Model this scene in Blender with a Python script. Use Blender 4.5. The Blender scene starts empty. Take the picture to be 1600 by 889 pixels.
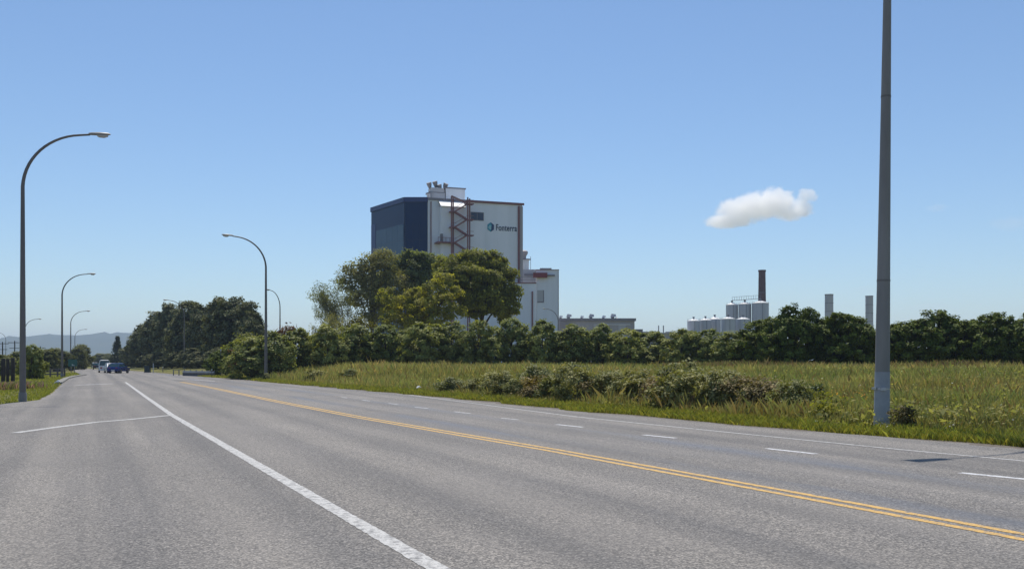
import bpy, math, random
import numpy as np
from mathutils import Vector, Matrix

R = math.radians
S = bpy.context.scene
COL = S.collection
random.seed(7)
RNG = np.random.default_rng(11)

# ------------------------------------------------------------------ camera
F, HOR, EYE = 1500.0, 565.0, 1.7            # focal length and horizon in pixels of the 1600 px frame, eye height
cam_d = bpy.data.cameras.new('camera')
cam = bpy.data.objects.new('camera', cam_d); COL.objects.link(cam)
cam.location = (0, 0, EYE); cam.rotation_euler = (R(90), 0, 0)
cam_d.sensor_width = 36; cam_d.lens = 36 * F / 1600
cam_d.shift_y = (HOR - 444.5) / 1600
cam_d.clip_start = 0.1; cam_d.clip_end = 60000
S.camera = cam

# ------------------------------------------------------------------ sky, sun, exposure
SUN_EL, SUN_AZ = 64.0, -5.0                 # azimuth measured from +Y towards +X
wd = bpy.data.worlds.new('World'); S.world = wd; wd.use_nodes = True
nt = wd.node_tree; nt.nodes.clear()
sky = nt.nodes.new('ShaderNodeTexSky'); sky.sky_type = 'NISHITA'; sky.sun_disc = False
sky.sun_elevation = R(SUN_EL); sky.sun_rotation = R(SUN_AZ)
sky.altitude = 0; sky.air_density = 1.05; sky.dust_density = 0.1; sky.ozone_density = 6.0
bg = nt.nodes.new('ShaderNodeBackground'); bg.inputs['Strength'].default_value = 0.097
wo = nt.nodes.new('ShaderNodeOutputWorld')
nt.links.new(sky.outputs[0], bg.inputs[0]); nt.links.new(bg.outputs[0], wo.inputs[0])

sl = bpy.data.lights.new('sun', 'SUN'); sun = bpy.data.objects.new('sun', sl); COL.objects.link(sun)
sl.energy = 3.6; sl.angle = R(0.53); sl.color = (1.0, 0.935, 0.84)
sv = Vector((math.sin(R(SUN_AZ)) * math.cos(R(SUN_EL)), math.cos(R(SUN_AZ)) * math.cos(R(SUN_EL)), math.sin(R(SUN_EL))))
sun.rotation_euler = sv.to_track_quat('Z', 'Y').to_euler(); sun.location = (0, 0, 60)
S.view_settings.view_transform = 'Standard'; S.view_settings.look = 'None'
S.view_settings.exposure = 0.3; S.view_settings.gamma = 1.0; S.view_settings.use_curve_mapping = False
S.render.engine = 'CYCLES'
S.cycles.use_denoising = True
S.cycles.max_bounces = 32; S.cycles.diffuse_bounces = 4; S.cycles.glossy_bounces = 4; S.cycles.transmission_bounces = 6; S.cycles.transparent_max_bounces = 12; S.cycles.volume_bounces = 32
S.cycles.volume_max_steps = 256

# ------------------------------------------------------------------ helpers
def G(x, y):                                 # photo pixel on the flat ground -> (X, Y)
    D = EYE * F / (y - HOR)
    return ((x - 800) / F * D, D)
def PX(x, D): return (x - 800) / F * D
def PZ(y, D): return EYE + (HOR - y) / F * D

def tag(o, label=None, cat=None, group=None, kind=None):
    if label: o['label'] = label
    if cat: o['category'] = cat
    if group: o['group'] = group
    if kind: o['kind'] = kind
    return o

def empty(name, loc=(0, 0, 0), rz=0.0):
    o = bpy.data.objects.new(name, None); COL.objects.link(o)
    o.empty_display_size = 0.2
    o.location = loc; o.rotation_euler = (0, 0, rz)
    return o

def link(name, mesh, parent=None, mat=None):
    o = bpy.data.objects.new(name, mesh); COL.objects.link(o)
    if mat and not mesh.materials: mesh.materials.append(mat)
    if parent: o.parent = parent
    return o

def copy_tree(o, parent=None):
    c = o.copy(); COL.objects.link(c)
    if parent: c.parent = parent
    for ch in list(o.children): copy_tree(ch, c)
    return c

class MB:
    def __init__(s): s.v = []; s.f = []
    def add(s, vs, fs):
        b = len(s.v); s.v += [tuple(v) for v in vs]; s.f += [tuple(b + i for i in f) for f in fs]; return s
    def box(s, x0, x1, y0, y1, z0, z1):
        return s.add([(x0,y0,z0),(x1,y0,z0),(x1,y1,z0),(x0,y1,z0),(x0,y0,z1),(x1,y0,z1),(x1,y1,z1),(x0,y1,z1)],
                     [(3,2,1,0),(4,5,6,7),(0,1,5,4),(1,2,6,5),(2,3,7,6),(3,0,4,7)])
    def hexa(s, p): return s.add(p, [(3,2,1,0),(4,5,6,7),(0,1,5,4),(1,2,6,5),(2,3,7,6),(3,0,4,7)])
    def bar(s, a, b, w, h=None):
        a = Vector(a); b = Vector(b); h = h or w
        d = (b - a).normalized(); up = Vector((0,0,1)) if abs(d.z) < .95 else Vector((0,1,0))
        r = d.cross(up).normalized() * w / 2; u = r.normalized().cross(d).normalized() * h / 2
        return s.hexa([a-r-u, a+r-u, b+r-u, b-r-u, a-r+u, a+r+u, b+r+u, b-r+u])
    def tube(s, path, rad, n=8, caps=True):
        path = [Vector(p) for p in path]; b0 = len(s.v); m = len(path)
        for i, p in enumerate(path):
            d = (path[min(i+1,m-1)] - path[max(i-1,0)]).normalized()
            ref = Vector((0,1,0)) if abs(d.y) < .9 else Vector((1,0,0))
            r = d.cross(ref).normalized(); u = r.cross(d).normalized()
            rr = rad[i] if hasattr(rad, '__len__') else rad
            for k in range(n):
                a = 2*math.pi*k/n
                s.v.append(tuple(p + r*math.cos(a)*rr + u*math.sin(a)*rr))
        for i in range(m-1):
            for k in range(n):
                a = b0+i*n+k; b = b0+i*n+(k+1)%n
                s.f.append((a, b, b+n, a+n))
        if caps:
            s.f.append(tuple(b0+k for k in range(n))[::-1]); s.f.append(tuple(b0+(m-1)*n+k for k in range(n)))
        return s
    def lathe(s, prof, n=24, c=(0,0,0)):      # prof: (r, z) from bottom to top
        b0 = len(s.v)
        for r, z in prof:
            for k in range(n):
                a = 2*math.pi*k/n; s.v.append((c[0]+r*math.cos(a), c[1]+r*math.sin(a), c[2]+z))
        for i in range(len(prof)-1):
            for k in range(n):
                a = b0+i*n+k; b = b0+i*n+(k+1)%n; s.f.append((a, b, b+n, a+n))
        s.f.append(tuple(b0+k for k in range(n))[::-1]); s.f.append(tuple(b0+(len(prof)-1)*n+k for k in range(n)))
        return s
    def prism(s, poly, z0, z1):
        n = len(poly); b = len(s.v)
        s.v += [(p[0],p[1],z0) for p in poly] + [(p[0],p[1],z1) for p in poly]
        s.f.append(tuple(b+i for i in range(n))[::-1]); s.f.append(tuple(b+n+i for i in range(n)))
        for i in range(n): j = (i+1)%n; s.f.append((b+i, b+j, b+n+j, b+n+i))
        return s
    def mesh(s, name, mat=None, smooth=None):
        me = bpy.data.meshes.new(name); me.from_pydata(s.v, [], s.f); me.update()
        if mat: me.materials.append(mat)
        if smooth is not None:
            me.shade_smooth(); me.set_sharp_from_angle(angle=R(smooth))
        return me
    def build(s, name, mat=None, parent=None, smooth=None):
        return link(name, s.mesh(name, mat, smooth), parent)

def np_mesh(name, verts, nper, mat, cols=None, smooth=False):
    """verts (N*nper,3): N polygons of nper corners each"""
    me = bpy.data.meshes.new(name); nv = len(verts); nf = nv // nper
    me.vertices.add(nv); me.vertices.foreach_set('co', np.ascontiguousarray(verts, np.float32).ravel())
    me.loops.add(nv); me.loops.foreach_set('vertex_index', np.arange(nv, dtype=np.int32))
    me.polygons.add(nf); me.polygons.foreach_set('loop_start', np.arange(0, nv, nper, dtype=np.int32))
    me.polygons.foreach_set('loop_total', np.full(nf, nper, np.int32))
    if cols is not None:
        a = me.attributes.new('tint', 'FLOAT_COLOR', 'POINT')
        c = np.ones((nv, 4), np.float32); c[:, :3] = cols; a.data.foreach_set('color', c.ravel())
    me.update(calc_edges=True)
    me.materials.append(mat)
    return me

# ------------------------------------------------------------------ materials
def new_mat(name):
    m = bpy.data.materials.new(name); m.use_nodes = True
    return m, m.node_tree, m.node_tree.nodes['Principled BSDF']

def N(t, kind, **kw):
    n = t.nodes.new(kind)
    for k, v in kw.items():
        if k in n.inputs: n.inputs[k].default_value = v
        else: setattr(n, k, v)
    return n

def ramp(t, src, stops):
    r = t.nodes.new('ShaderNodeValToRGB'); e = r.color_ramp.elements
    while len(e) < len(stops): e.new(0.5)
    for i, (p, c) in enumerate(stops):
        e[i].position = p; e[i].color = (*c, 1) if len(c) == 3 else c
    t.links.new(src, r.inputs[0]); return r

def mix(t, a, b, f, mode='MIX'):
    m = t.nodes.new('ShaderNodeMix'); m.data_type = 'RGBA'; m.blend_type = mode
    for sock, v in ((m.inputs[6], a), (m.inputs[7], b), (m.inputs[0], f)):
        if hasattr(v, 'is_linked'): t.links.new(v, sock)
        elif isinstance(v, (tuple, list)): sock.default_value = (*v, 1)
        else: sock.default_value = v
    return m.outputs[2]

def mat(name, c1, c2=None, scale=2.0, rough=0.6, metal=0.0, bump=0.0, bscale=30, stretch=(1,1,1), spec=0.5):
    m, t, b = new_mat(name)
    b.inputs['Roughness'].default_value = rough; b.inputs['Metallic'].default_value = metal
    b.inputs['Specular IOR Level'].default_value = spec
    c2 = c2 or tuple(x*0.8 for x in c1)
    tc = N(t, 'ShaderNodeTexCoord'); mp = N(t, 'ShaderNodeMapping'); mp.inputs['Scale'].default_value = stretch
    t.links.new(tc.outputs['Object'], mp.inputs[0])
    no = N(t, 'ShaderNodeTexNoise', Scale=scale, Detail=6.0, Roughness=0.6); t.links.new(mp.outputs[0], no.inputs[0])
    r = ramp(t, no.outputs[0], [(0.3, c1), (0.7, c2)])
    t.links.new(r.outputs[0], b.inputs['Base Color'])
    if bump:
        nb = N(t, 'ShaderNodeTexNoise', Scale=bscale, Detail=4.0); t.links.new(mp.outputs[0], nb.inputs[0])
        bp = N(t, 'ShaderNodeBump', Strength=bump, Distance=0.02); t.links.new(nb.outputs[0], bp.inputs['Height'])
        t.links.new(bp.outputs[0], b.inputs['Normal'])
    return m

def leaf_mat(name, c, transl=0.25, rough=0.5, spec=0.4):
    """foliage: own colour times a per-leaf tint, some light coming through"""
    m, t, b = new_mat(name)
    at = N(t, 'ShaderNodeAttribute'); at.attribute_name = 'tint'
    oi = N(t, 'ShaderNodeObjectInfo')
    rr = ramp(t, oi.outputs['Random'], [(0, (0.8, 0.84, 0.8)), (1, (1.15, 1.1, 1.0))])
    col = mix(t, mix(t, c, at.outputs['Color'], 1.0, 'MULTIPLY'), rr.outputs[0], 1.0, 'MULTIPLY')
    t.links.new(col, b.inputs['Base Color'])
    b.inputs['Roughness'].default_value = rough; b.inputs['Specular IOR Level'].default_value = spec
    tr = N(t, 'ShaderNodeBsdfTranslucent'); t.links.new(mix(t, col, (1.3, 1.35, 0.6), 1.0, 'MULTIPLY'), tr.inputs[0])
    ms = N(t, 'ShaderNodeMixShader'); ms.inputs[0].default_value = transl
    t.links.new(b.outputs[0], ms.inputs[1]); t.links.new(tr.outputs[0], ms.inputs[2])
    t.links.new(ms.outputs[0], t.nodes['Material Output'].inputs[0])
    return m

RD = Vector((-0.403, 0.915, 0)); RT = Vector((0.915, 0.403, 0))    # along the road, across it

def asphalt_mat():
    m, t, b = new_mat('chip_seal')
    geo = N(t, 'ShaderNodeNewGeometry')
    dx = N(t, 'ShaderNodeVectorMath', operation='DOT_PRODUCT'); dx.inputs[1].default_value = RT
    dy = N(t, 'ShaderNodeVectorMath', operation='DOT_PRODUCT'); dy.inputs[1].default_value = RD
    for d in (dx, dy): t.links.new(geo.outputs['Position'], d.inputs[0])
    cb = N(t, 'ShaderNodeCombineXYZ'); t.links.new(dx.outputs['Value'], cb.inputs[0]); t.links.new(dy.outputs['Value'], cb.inputs[1])
    def noise(scale, sx, sy, detail=5.0, rough=0.6):
        mp = N(t, 'ShaderNodeMapping'); mp.inputs['Scale'].default_value = (sx, sy, 1); t.links.new(cb.outputs[0], mp.inputs[0])
        n = N(t, 'ShaderNodeTexNoise', Scale=scale, Detail=detail, Roughness=rough); t.links.new(mp.outputs[0], n.inputs[0]); return n.outputs[0]
    big = ramp(t, noise(0.35, 1, .35), [(0.3, (0.163, 0.153, 0.140)), (0.7, (0.210, 0.196, 0.180))])
    streak = ramp(t, noise(1.0, 1.1, .03, 4), [(0.32, (0.70, 0.71, 0.73)), (0.62, (1.07, 1.06, 1.04))])
    c = mix(t, big.outputs[0], streak.outputs[0], 0.75, 'MULTIPLY')
    ws = N(t, 'ShaderNodeMath', operation='MULTIPLY'); t.links.new(dx.outputs['Value'], ws.inputs[0]); ws.inputs[1].default_value = 3.6
    wv = N(t, 'ShaderNodeMath', operation='SINE'); t.links.new(ws.outputs[0], wv.inputs[0])
    wn = N(t, 'ShaderNodeMath', operation='MULTIPLY'); t.links.new(wv.outputs[0], wn.inputs[0]); t.links.new(noise(1.0, .25, .05, 3), wn.inputs[1])
    wr = ramp(t, wn.outputs[0], [(0.0, (1.04, 1.035, 1.03)), (0.45, (0.86, 0.865, 0.88))]); c = mix(t, c, wr.outputs[0], 1.0, 'MULTIPLY')
    stain = ramp(t, noise(0.55, 1, .7, 6, .7), [(0.60, (1, 1, 1)), (0.74, (0.72, 0.73, 0.76))]); c = mix(t, c, stain.outputs[0], 1.0, 'MULTIPLY')
    # bitumen bled to the top in the wheel tracks of the far lanes
    lane = ramp(t, N(t, 'ShaderNodeMapRange', **{'From Min': 7.0, 'From Max': 13.0}).outputs[0], [(0, (0,0,0)), (1, (1,1,1))])
    mr = lane.inputs[0].links[0].from_node; t.links.new(dx.outputs['Value'], mr.inputs[0])
    for i, (p, v) in enumerate([(0.0, 0), (0.25, 0.0)]): pass
    e = lane.color_ramp.elements
    e[0].position = 0.22; e[0].color = (0,0,0,1); e[1].position = 0.34; e[1].color = (1,1,1,1)
    for p, v in ((0.46, 0.1), (0.62, 0.1), (0.71, 1.0), (0.82, 0.0)):
        q = e.new(p); q.color = (v, v, v, 1)
    fl = ramp(t, noise(1.0, .8, .10, 4), [(0.40, (0,0,0)), (0.58, (1,1,1))])
    flm = mix(t, lane.outputs[0], fl.outputs[0], 1.0, 'MULTIPLY')
    c = mix(t, c, (0.085, 0.092, 0.108), mix(t, flm, (.85,.85,.85), 1.0, 'MULTIPLY'))
    # chips
    vo = N(t, 'ShaderNodeTexVoronoi', Scale=58.0); t.links.new(cb.outputs[0], vo.inputs[0])
    chip = ramp(t, vo.outputs['Color'], [(0.10, (0.38, 0.38, 0.385)), (0.50, (0.95, 0.95, 0.94)), (0.9, (2.1, 2.06, 1.98))])
    patch = ramp(t, noise(0.5, 1, .6), [(0.32, (0.45, 0.45, 0.45)), (0.6, (1, 1, 1))])
    c = mix(t, c, mix(t, c, chip.outputs[0], 1.0, 'MULTIPLY'), patch.outputs[0])
    n2 = ramp(t, noise(16, 1, 1, 4, .75), [(0.3, (0.74, 0.74, 0.74)), (0.7, (1.24, 1.24, 1.23))])
    c = mix(t, c, n2.outputs[0], 1.0, 'MULTIPLY')
    t.links.new(c, b.inputs['Base Color'])
    b.inputs['Specular IOR Level'].default_value = 0.5
    rr = ramp(t, flm, [(0, (0.85,)*3), (1, (0.6,)*3)]); t.links.new(rr.outputs[0], b.inputs['Roughness'])
    bp = N(t, 'ShaderNodeBump', Strength=0.55, Distance=0.006); t.links.new(vo.outputs['Distance'], bp.inputs['Height'])
    t.links.new(bp.outputs[0], b.inputs['Normal'])
    return m

def paint_mat(name, c, worn):
    m, t, b = new_mat(name)
    geo = N(t, 'ShaderNodeNewGeometry')
    n = N(t, 'ShaderNodeTexNoise', Scale=9.0, Detail=8.0, Roughness=0.75); t.links.new(geo.outputs['Position'], n.inputs[0])
    vo = N(t, 'ShaderNodeTexVoronoi', Scale=70.0); t.links.new(geo.outputs['Position'], vo.inputs[0])
    w = ramp(t, n.outputs[0], [(worn - 0.05, (1,1,1)), (worn + 0.1, (0,0,0))])
    chip = ramp(t, vo.outputs['Color'], [(0.1, (0.6,)*3), (0.6, (1.05,1.05,1.05))])
    col = mix(t, mix(t, c, chip.outputs[0], 0.8, 'MULTIPLY'), (0.17, 0.165, 0.16), w.outputs[0])
    t.links.new(col, b.inputs['Base Color']); b.inputs['Roughness'].default_value = 0.7
    bp = N(t, 'ShaderNodeBump', Strength=0.4, Distance=0.005); t.links.new(vo.outputs['Distance'], bp.inputs['Height'])
    t.links.new(bp.outputs[0], b.inputs['Normal'])
    return m

def ground_mat():
    m, t, b = new_mat('earth_and_grass')
    geo = N(t, 'ShaderNodeNewGeometry')
    n1 = N(t, 'ShaderNodeTexNoise', Scale=0.08, Detail=6.0); t.links.new(geo.outputs['Position'], n1.inputs[0])
    n2 = N(t, 'ShaderNodeTexNoise', Scale=2.5, Detail=6.0, Roughness=0.7); t.links.new(geo.outputs['Position'], n2.inputs[0])
    a = ramp(t, n1.outputs[0], [(0.3, (0.14, 0.15, 0.04)), (0.7, (0.20, 0.18, 0.07))])
    d = ramp(t, n2.outputs[0], [(0.3, (0.6, 0.6, 0.55)), (0.7, (1.2, 1.2, 1.2))])
    t.links.new(mix(t, a.outputs[0], d.outputs[0], 1.0, 'MULTIPLY'), b.inputs['Base Color'])
    b.inputs['Roughness'].default_value = 0.95; b.inputs['Specular IOR Level'].default_value = 0.1
    bp = N(t, 'ShaderNodeBump', Strength=0.6, Distance=0.05); t.links.new(n2.outputs[0], bp.inputs['Height'])
    t.links.new(bp.outputs[0], b.inputs['Normal'])
    return m

M = dict(
    road=asphalt_mat(), ground=ground_mat(),
    white_line=paint_mat('white_road_paint', (0.53, 0.52, 0.49), 0.42),
    dash_line=paint_mat('faded_white_road_paint', (0.64, 0.64, 0.64), 0.40),
    yellow_line=paint_mat('yellow_road_paint', (0.66, 0.40, 0.10), 0.40),
    gravel=mat('roadside_gravel', (0.185, 0.160, 0.130), (0.10, 0.085, 0.065), 6, 0.95, bump=0.6, bscale=60),
    kerb=mat('concrete_kerb', (0.27, 0.26, 0.23), (0.19, 0.18, 0.15), 3, 0.9, bump=0.2),
    galv=mat('galvanised_steel', (0.20, 0.18, 0.165), (0.13, 0.115, 0.105), 1.5, 0.55, 0.2, stretch=(1,1,.2)),
    galv_old=mat('weathered_galvanised_steel', (0.28, 0.268, 0.245), (0.19, 0.182, 0.168), 2.0, 0.65, 0.1, stretch=(1,1,.15), bump=0.1),
    pole_foot=mat('pale_grey_pole_foot', (0.38, 0.40, 0.42), (0.29, 0.31, 0.33), 4, 0.7, bump=0.1),
    luminaire=mat('luminaire_housing', (0.28, 0.28, 0.27), None, 4, 0.5, 0.2),
    lens=mat('luminaire_lens', (0.55, 0.56, 0.56), None, 3, 0.2),
    steel_band=mat('bright_steel_band', (0.55, 0.55, 0.55), None, 3, 0.35, 0.8),
    cladding=mat('off_white_cladding', (0.83, 0.84, 0.88), (0.71, 0.73, 0.77), 0.35, 0.55, stretch=(1,1,.10)),
    cladding_b=mat('grey_white_cladding', (0.50, 0.49, 0.50), (0.43, 0.42, 0.43), 0.15, 0.6, stretch=(1,1,.3)),
    cladding_c=mat('mauve_grey_cladding', (0.42, 0.39, 0.39), (0.35, 0.325, 0.325), 0.2, 0.65, stretch=(1,1,.3)),
    fascia=mat('grey_fascia', (0.26, 0.24, 0.26), None, 0.4, 0.6),
    roof_white=mat('white_metal_roof', (0.8, 0.8, 0.79), (0.72, 0.72, 0.7), 0.5, 0.5),
    red_steel=mat('red_oxide_steel', (0.25, 0.105, 0.105), (0.19, 0.08, 0.085), 0.8, 0.6),
    red_panel=mat('dark_red_panel', (0.25, 0.045, 0.05), None, 0.6, 0.55),
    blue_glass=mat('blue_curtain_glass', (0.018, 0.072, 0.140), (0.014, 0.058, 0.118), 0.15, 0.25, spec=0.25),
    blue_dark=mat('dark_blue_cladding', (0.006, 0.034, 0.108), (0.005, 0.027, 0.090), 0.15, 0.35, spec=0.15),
    blue_trim=mat('blue_parapet', (0.03, 0.06, 0.19), None, 0.3, 0.5),
    window=mat('dark_window_glass', (0.02, 0.035, 0.08), None, 0.4, 0.15),
    logo_light=mat('pale_teal_sign', (0.32, 0.62, 0.68), None, 0.5, 0.5),
    logo_mid=mat('teal_sign', (0.05, 0.34, 0.45), None, 0.5, 0.5),
    logo_dark=mat('navy_sign', (0.015, 0.06, 0.16), None, 0.5, 0.5),
    letters=mat('navy_lettering', (0.03, 0.05, 0.10), None, 0.5, 0.6),
    silo=mat('pale_steel_silo', (0.54, 0.55, 0.57), (0.42, 0.43, 0.45), 0.9, 0.5, 0.0, stretch=(1,1,.06)),
    silo_roof=mat('white_silo_roof', (0.8, 0.8, 0.78), None, 0.5, 0.55),
    brick=mat('dark_red_brick', (0.15, 0.085, 0.085), (0.10, 0.06, 0.065), 0.6, 0.9, bump=0.2, bscale=6),
    stack=mat('grey_concrete_stack', (0.56, 0.55, 0.55), (0.44, 0.43, 0.43), 0.5, 0.8, stretch=(1,1,.2)),
    vent=mat('dull_grey_vent', (0.22, 0.22, 0.24), None, 1, 0.6, 0.2),
    bark=mat('tree_bark', (0.10, 0.075, 0.055), (0.055, 0.042, 0.032), 3, 0.95, bump=0.5, stretch=(1,1,.3)),
    pale_bark=mat('pale_tree_bark', (0.22, 0.19, 0.16), (0.13, 0.115, 0.10), 3, 0.95, bump=0.4, stretch=(1,1,.3)),
    timber=mat('dark_weathered_timber', (0.055, 0.045, 0.038), (0.03, 0.026, 0.022), 3, 0.9, bump=0.4, stretch=(1,1,.2)),
    grey_timber=mat('grey_weathered_timber', (0.15, 0.14, 0.13), (0.09, 0.085, 0.08), 3, 0.9, bump=0.3),
    sign_green=mat('road_sign_green', (0.005, 0.10, 0.085), None, 2, 0.4),
    sign_white=mat('sign_white', (0.7, 0.72, 0.72), None, 2, 0.5),
    cabinet=mat('teal_cabinet', (0.022, 0.045, 0.046), None, 2, 0.5),
    rail=mat('barrier_steel', (0.42, 0.43, 0.45), (0.32, 0.33, 0.35), 2, 0.5, 0.3),
    concrete_dark=mat('stained_concrete', (0.14, 0.135, 0.14), (0.09, 0.09, 0.095), 2, 0.9),
    car_blue=mat('blue_car_paint', (0.02, 0.045, 0.20), None, 1, 0.22, 0.2),
    car_silver=mat('silver_car_paint', (0.60, 0.60, 0.63), None, 1, 0.25, 0.4),
    car_white=mat('white_car_paint', (0.75, 0.75, 0.74), None, 1, 0.3),
    car_dark=mat('black_car_paint', (0.02, 0.02, 0.025), None, 1, 0.25),
    car_glass=mat('car_glass', (0.03, 0.07, 0.08), None, 1, 0.08),
    tyre=mat('tyre_rubber', (0.02, 0.02, 0.02), None, 5, 0.9), rim=mat('wheel_rim', (0.4, 0.4, 0.42), None, 5, 0.35, 0.7),
    tail=mat('tail_lamp_red', (0.35, 0.01, 0.01), None, 2, 0.3), head=mat('head_lamp_clear', (0.7, 0.7, 0.7), None, 2, 0.15),
    hill=mat('forested_hill', (0.055, 0.075, 0.045), (0.09, 0.10, 0.06), 0.006, 1.0, bump=0.0, spec=0.0),
    litter=mat('white_litter', (0.75, 0.75, 0.73), None, 9, 0.7),
    hedge=leaf_mat('glossy_hedge_leaf', (0.225, 0.245, 0.095), 0.26, 0.6, 0.14),
    darkleaf=leaf_mat('dark_shelter_leaf', (0.115, 0.142, 0.036), 0.16, 0.6, 0.10),
    pine=leaf_mat('grove_leaf', (0.145, 0.156, 0.088), 0.14, 0.65, 0.10),
    bigleaf=leaf_mat('broad_tree_leaf', (0.255, 0.260, 0.072), 0.46, 0.6, 0.10),
    willow=leaf_mat('willow_leaf', (0.345, 0.335, 0.078), 0.50, 0.6, 0.10),
    greytree=leaf_mat('grey_green_leaf', (0.255, 0.265, 0.135), 0.46, 0.65, 0.10),
    bramble=leaf_mat('bramble_leaf', (0.218, 0.218, 0.108), 0.20, 0.6, 0.14),
    scrub=leaf_mat('dull_scrub_leaf', (0.155, 0.168, 0.088), 0.25, 0.65, 0.1),
    redleaf=leaf_mat('red_leaf', (0.20, 0.075, 0.060), 0.35, 0.65, 0.1),
    limeleaf=leaf_mat('lime_leaf', (0.20, 0.21, 0.042), 0.4, 0.6, 0.1),
    grass=leaf_mat('meadow_blade', (0.330, 0.310, 0.152), 0.40, 0.75, 0.08),
    verge=leaf_mat('verge_blade', (0.25, 0.258, 0.070), 0.42, 0.7, 0.1),
    flower=leaf_mat('weed_flower', (0.6, 0.58, 0.5), 0.3, 0.8, 0.1),
)

# ------------------------------------------------------------------ ground
EDGE_PX = [(1600, 703), (1500, 692), (1380, 681.5), (1250, 673), (1150, 664.5), (1000, 650.5), (900, 643), (750, 627.5), (650, 617.5), (575, 611), (500, 604.5), (430, 598.5), (400, 595.5), (370, 592.5), (340, 590.3), (300, 587.5)]
EDGE = [G(*p) for p in EDGE_PX]
e0 = Vector((*EDGE[0], 0))
near = [tuple((e0 - RD * s))[:2] for s in (140, 60, 20)]
last = Vector((*EDGE[-1], 0))
far = [tuple(last + Vector((-0.447, 0.894, 0)) * s)[:2] for s in (60, 150, 300, 520)]
EDGE = near + EDGE + far
EY = np.array([p[1] for p in EDGE]); EX = np.array([p[0] for p in EDGE])
o_ = np.argsort(EY); EY, EX = EY[o_], EX[o_]
def edge_x(Y): return np.interp(Y, EY, EX)
def sstep(t): t = np.clip(t, 0, 1); return t*t*(3-2*t)
def terrain(X, Y):
    d = (X - edge_x(Y)) * 0.9
    far_fade = 1 - sstep((np.abs(Y) - 400) / 300)
    bumps = 0.10*np.sin(X*0.35+1.3*np.sin(Y*.21)) * np.cos(Y*0.28+.7*np.sin(X*.17))
    f = sstep((Y - 55) / 20); st = 4 - 2.8*f; wd_ = 20 - 12*f
    return (0.80 * sstep((d - st) / wd_) + bumps * sstep((d - 4) / 12)) * far_fade - 0.03

def ax(a, b, c, step, far):
    core = list(np.arange(a, b + .01, step)); up = []; v = step
    x = core[-1]
    while x < far: v *= 1.25; x += v; up.append(min(x, far))
    dn = []; v = step; x = core[0]
    while x > -far: v *= 1.25; x -= v; dn.append(max(x, -far))
    return np.array(dn[::-1] + core + up)
gx, gy = ax(-90, 120, 0, 1.5, 7000), ax(-20, 150, 0, 1.5, 7000)
XX, YY = np.meshgrid(gx, gy); ZZ = terrain(XX, YY)
gme = bpy.data.meshes.new('ground'); nx_, ny_ = len(gx), len(gy)
idx = np.arange(nx_*ny_).reshape(ny_, nx_)
q = np.stack([idx[:-1,:-1], idx[:-1,1:], idx[1:,1:], idx[1:,:-1]], -1).reshape(-1, 4)
gme.from_pydata(np.stack([XX, YY, ZZ], -1).reshape(-1, 3).tolist(), [], q.tolist()); gme.update(); gme.shade_smooth()
ground = link('ground', gme, None, M['ground']); tag(ground, 'flat grassy plain under the road, meadow and factory', 'ground', kind='structure')

# ------------------------------------------------------------------ road
rj = random.Random(3)
def rough_line(pts, step, amp):
    out = []
    for a, b in zip(pts[:-1], pts[1:]):
        a = Vector((*a, 0)); b = Vector((*b, 0)); L = (b-a).length; n = max(1, int(L/step)) if L < 80 else 1
        for i in range(n):
            p = a.lerp(b, i/n); out.append((p.x + rj.uniform(-amp, amp), p.y + rj.uniform(-amp, amp)))
    out.append(pts[-1]); return out
corner = G(0, 631.5)
side_far = (corner[0] - 0.915*80, corner[1] - 0.403*80)
LEFT = [side_far, corner, G(30, 628), G(62, 624.5), G(80, 615), G(96, 600), G(108, 591), G(128, 586)]
lf = Vector((*LEFT[-1], 0)); dirl = Vector((-0.430, 0.903, 0))
LEFT += [tuple(lf + dirl*s)[:2] for s in (60, 160, 320, 520)]
side_near = Vector((*near[0], 0)) - RT * 40
poly = rough_line(EDGE, 0.40, 0.15) + rough_line(LEFT[::-1], 0.8, 0.08)
poly += [(side_far[0] - 5, -35), (-24, -35), tuple(side_near)[:2]]
rm = MB(); rm.add([(p[0], p[1], 0.0) for p in poly], [tuple(range(len(poly)))])
road = rm.build('road', M['road']); tag(road, 'grey chip-seal road with white and yellow painted lines', 'road', kind='structure')
if road.data.polygons[0].normal.z < 0: road.data.flip_normals()
# gravel shoulder band between seal and grass
gb = MB(); inner = rough_line(EDGE, 0.6, 0.05); n = len(inner)
rs = [0.55 + 0.45*abs(math.sin(i*1.7) * math.cos(i*.37)) + rj.uniform(0, .2) for i in range(n)]
vs = [(p[0]-.5, p[1]-.25, -0.012) for p in inner] + [(p[0]+r, p[1]+r*.45, -0.012) for p, r in zip(inner, rs)]
gb.add(vs, [(i, n+i, n+i+1, i+1) for i in range(n-1)])
sh = gb.build('road_shoulder', M['gravel']); tag(sh, 'thin gravel shoulder where the seal meets the grass', 'road shoulder', kind='structure')

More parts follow.
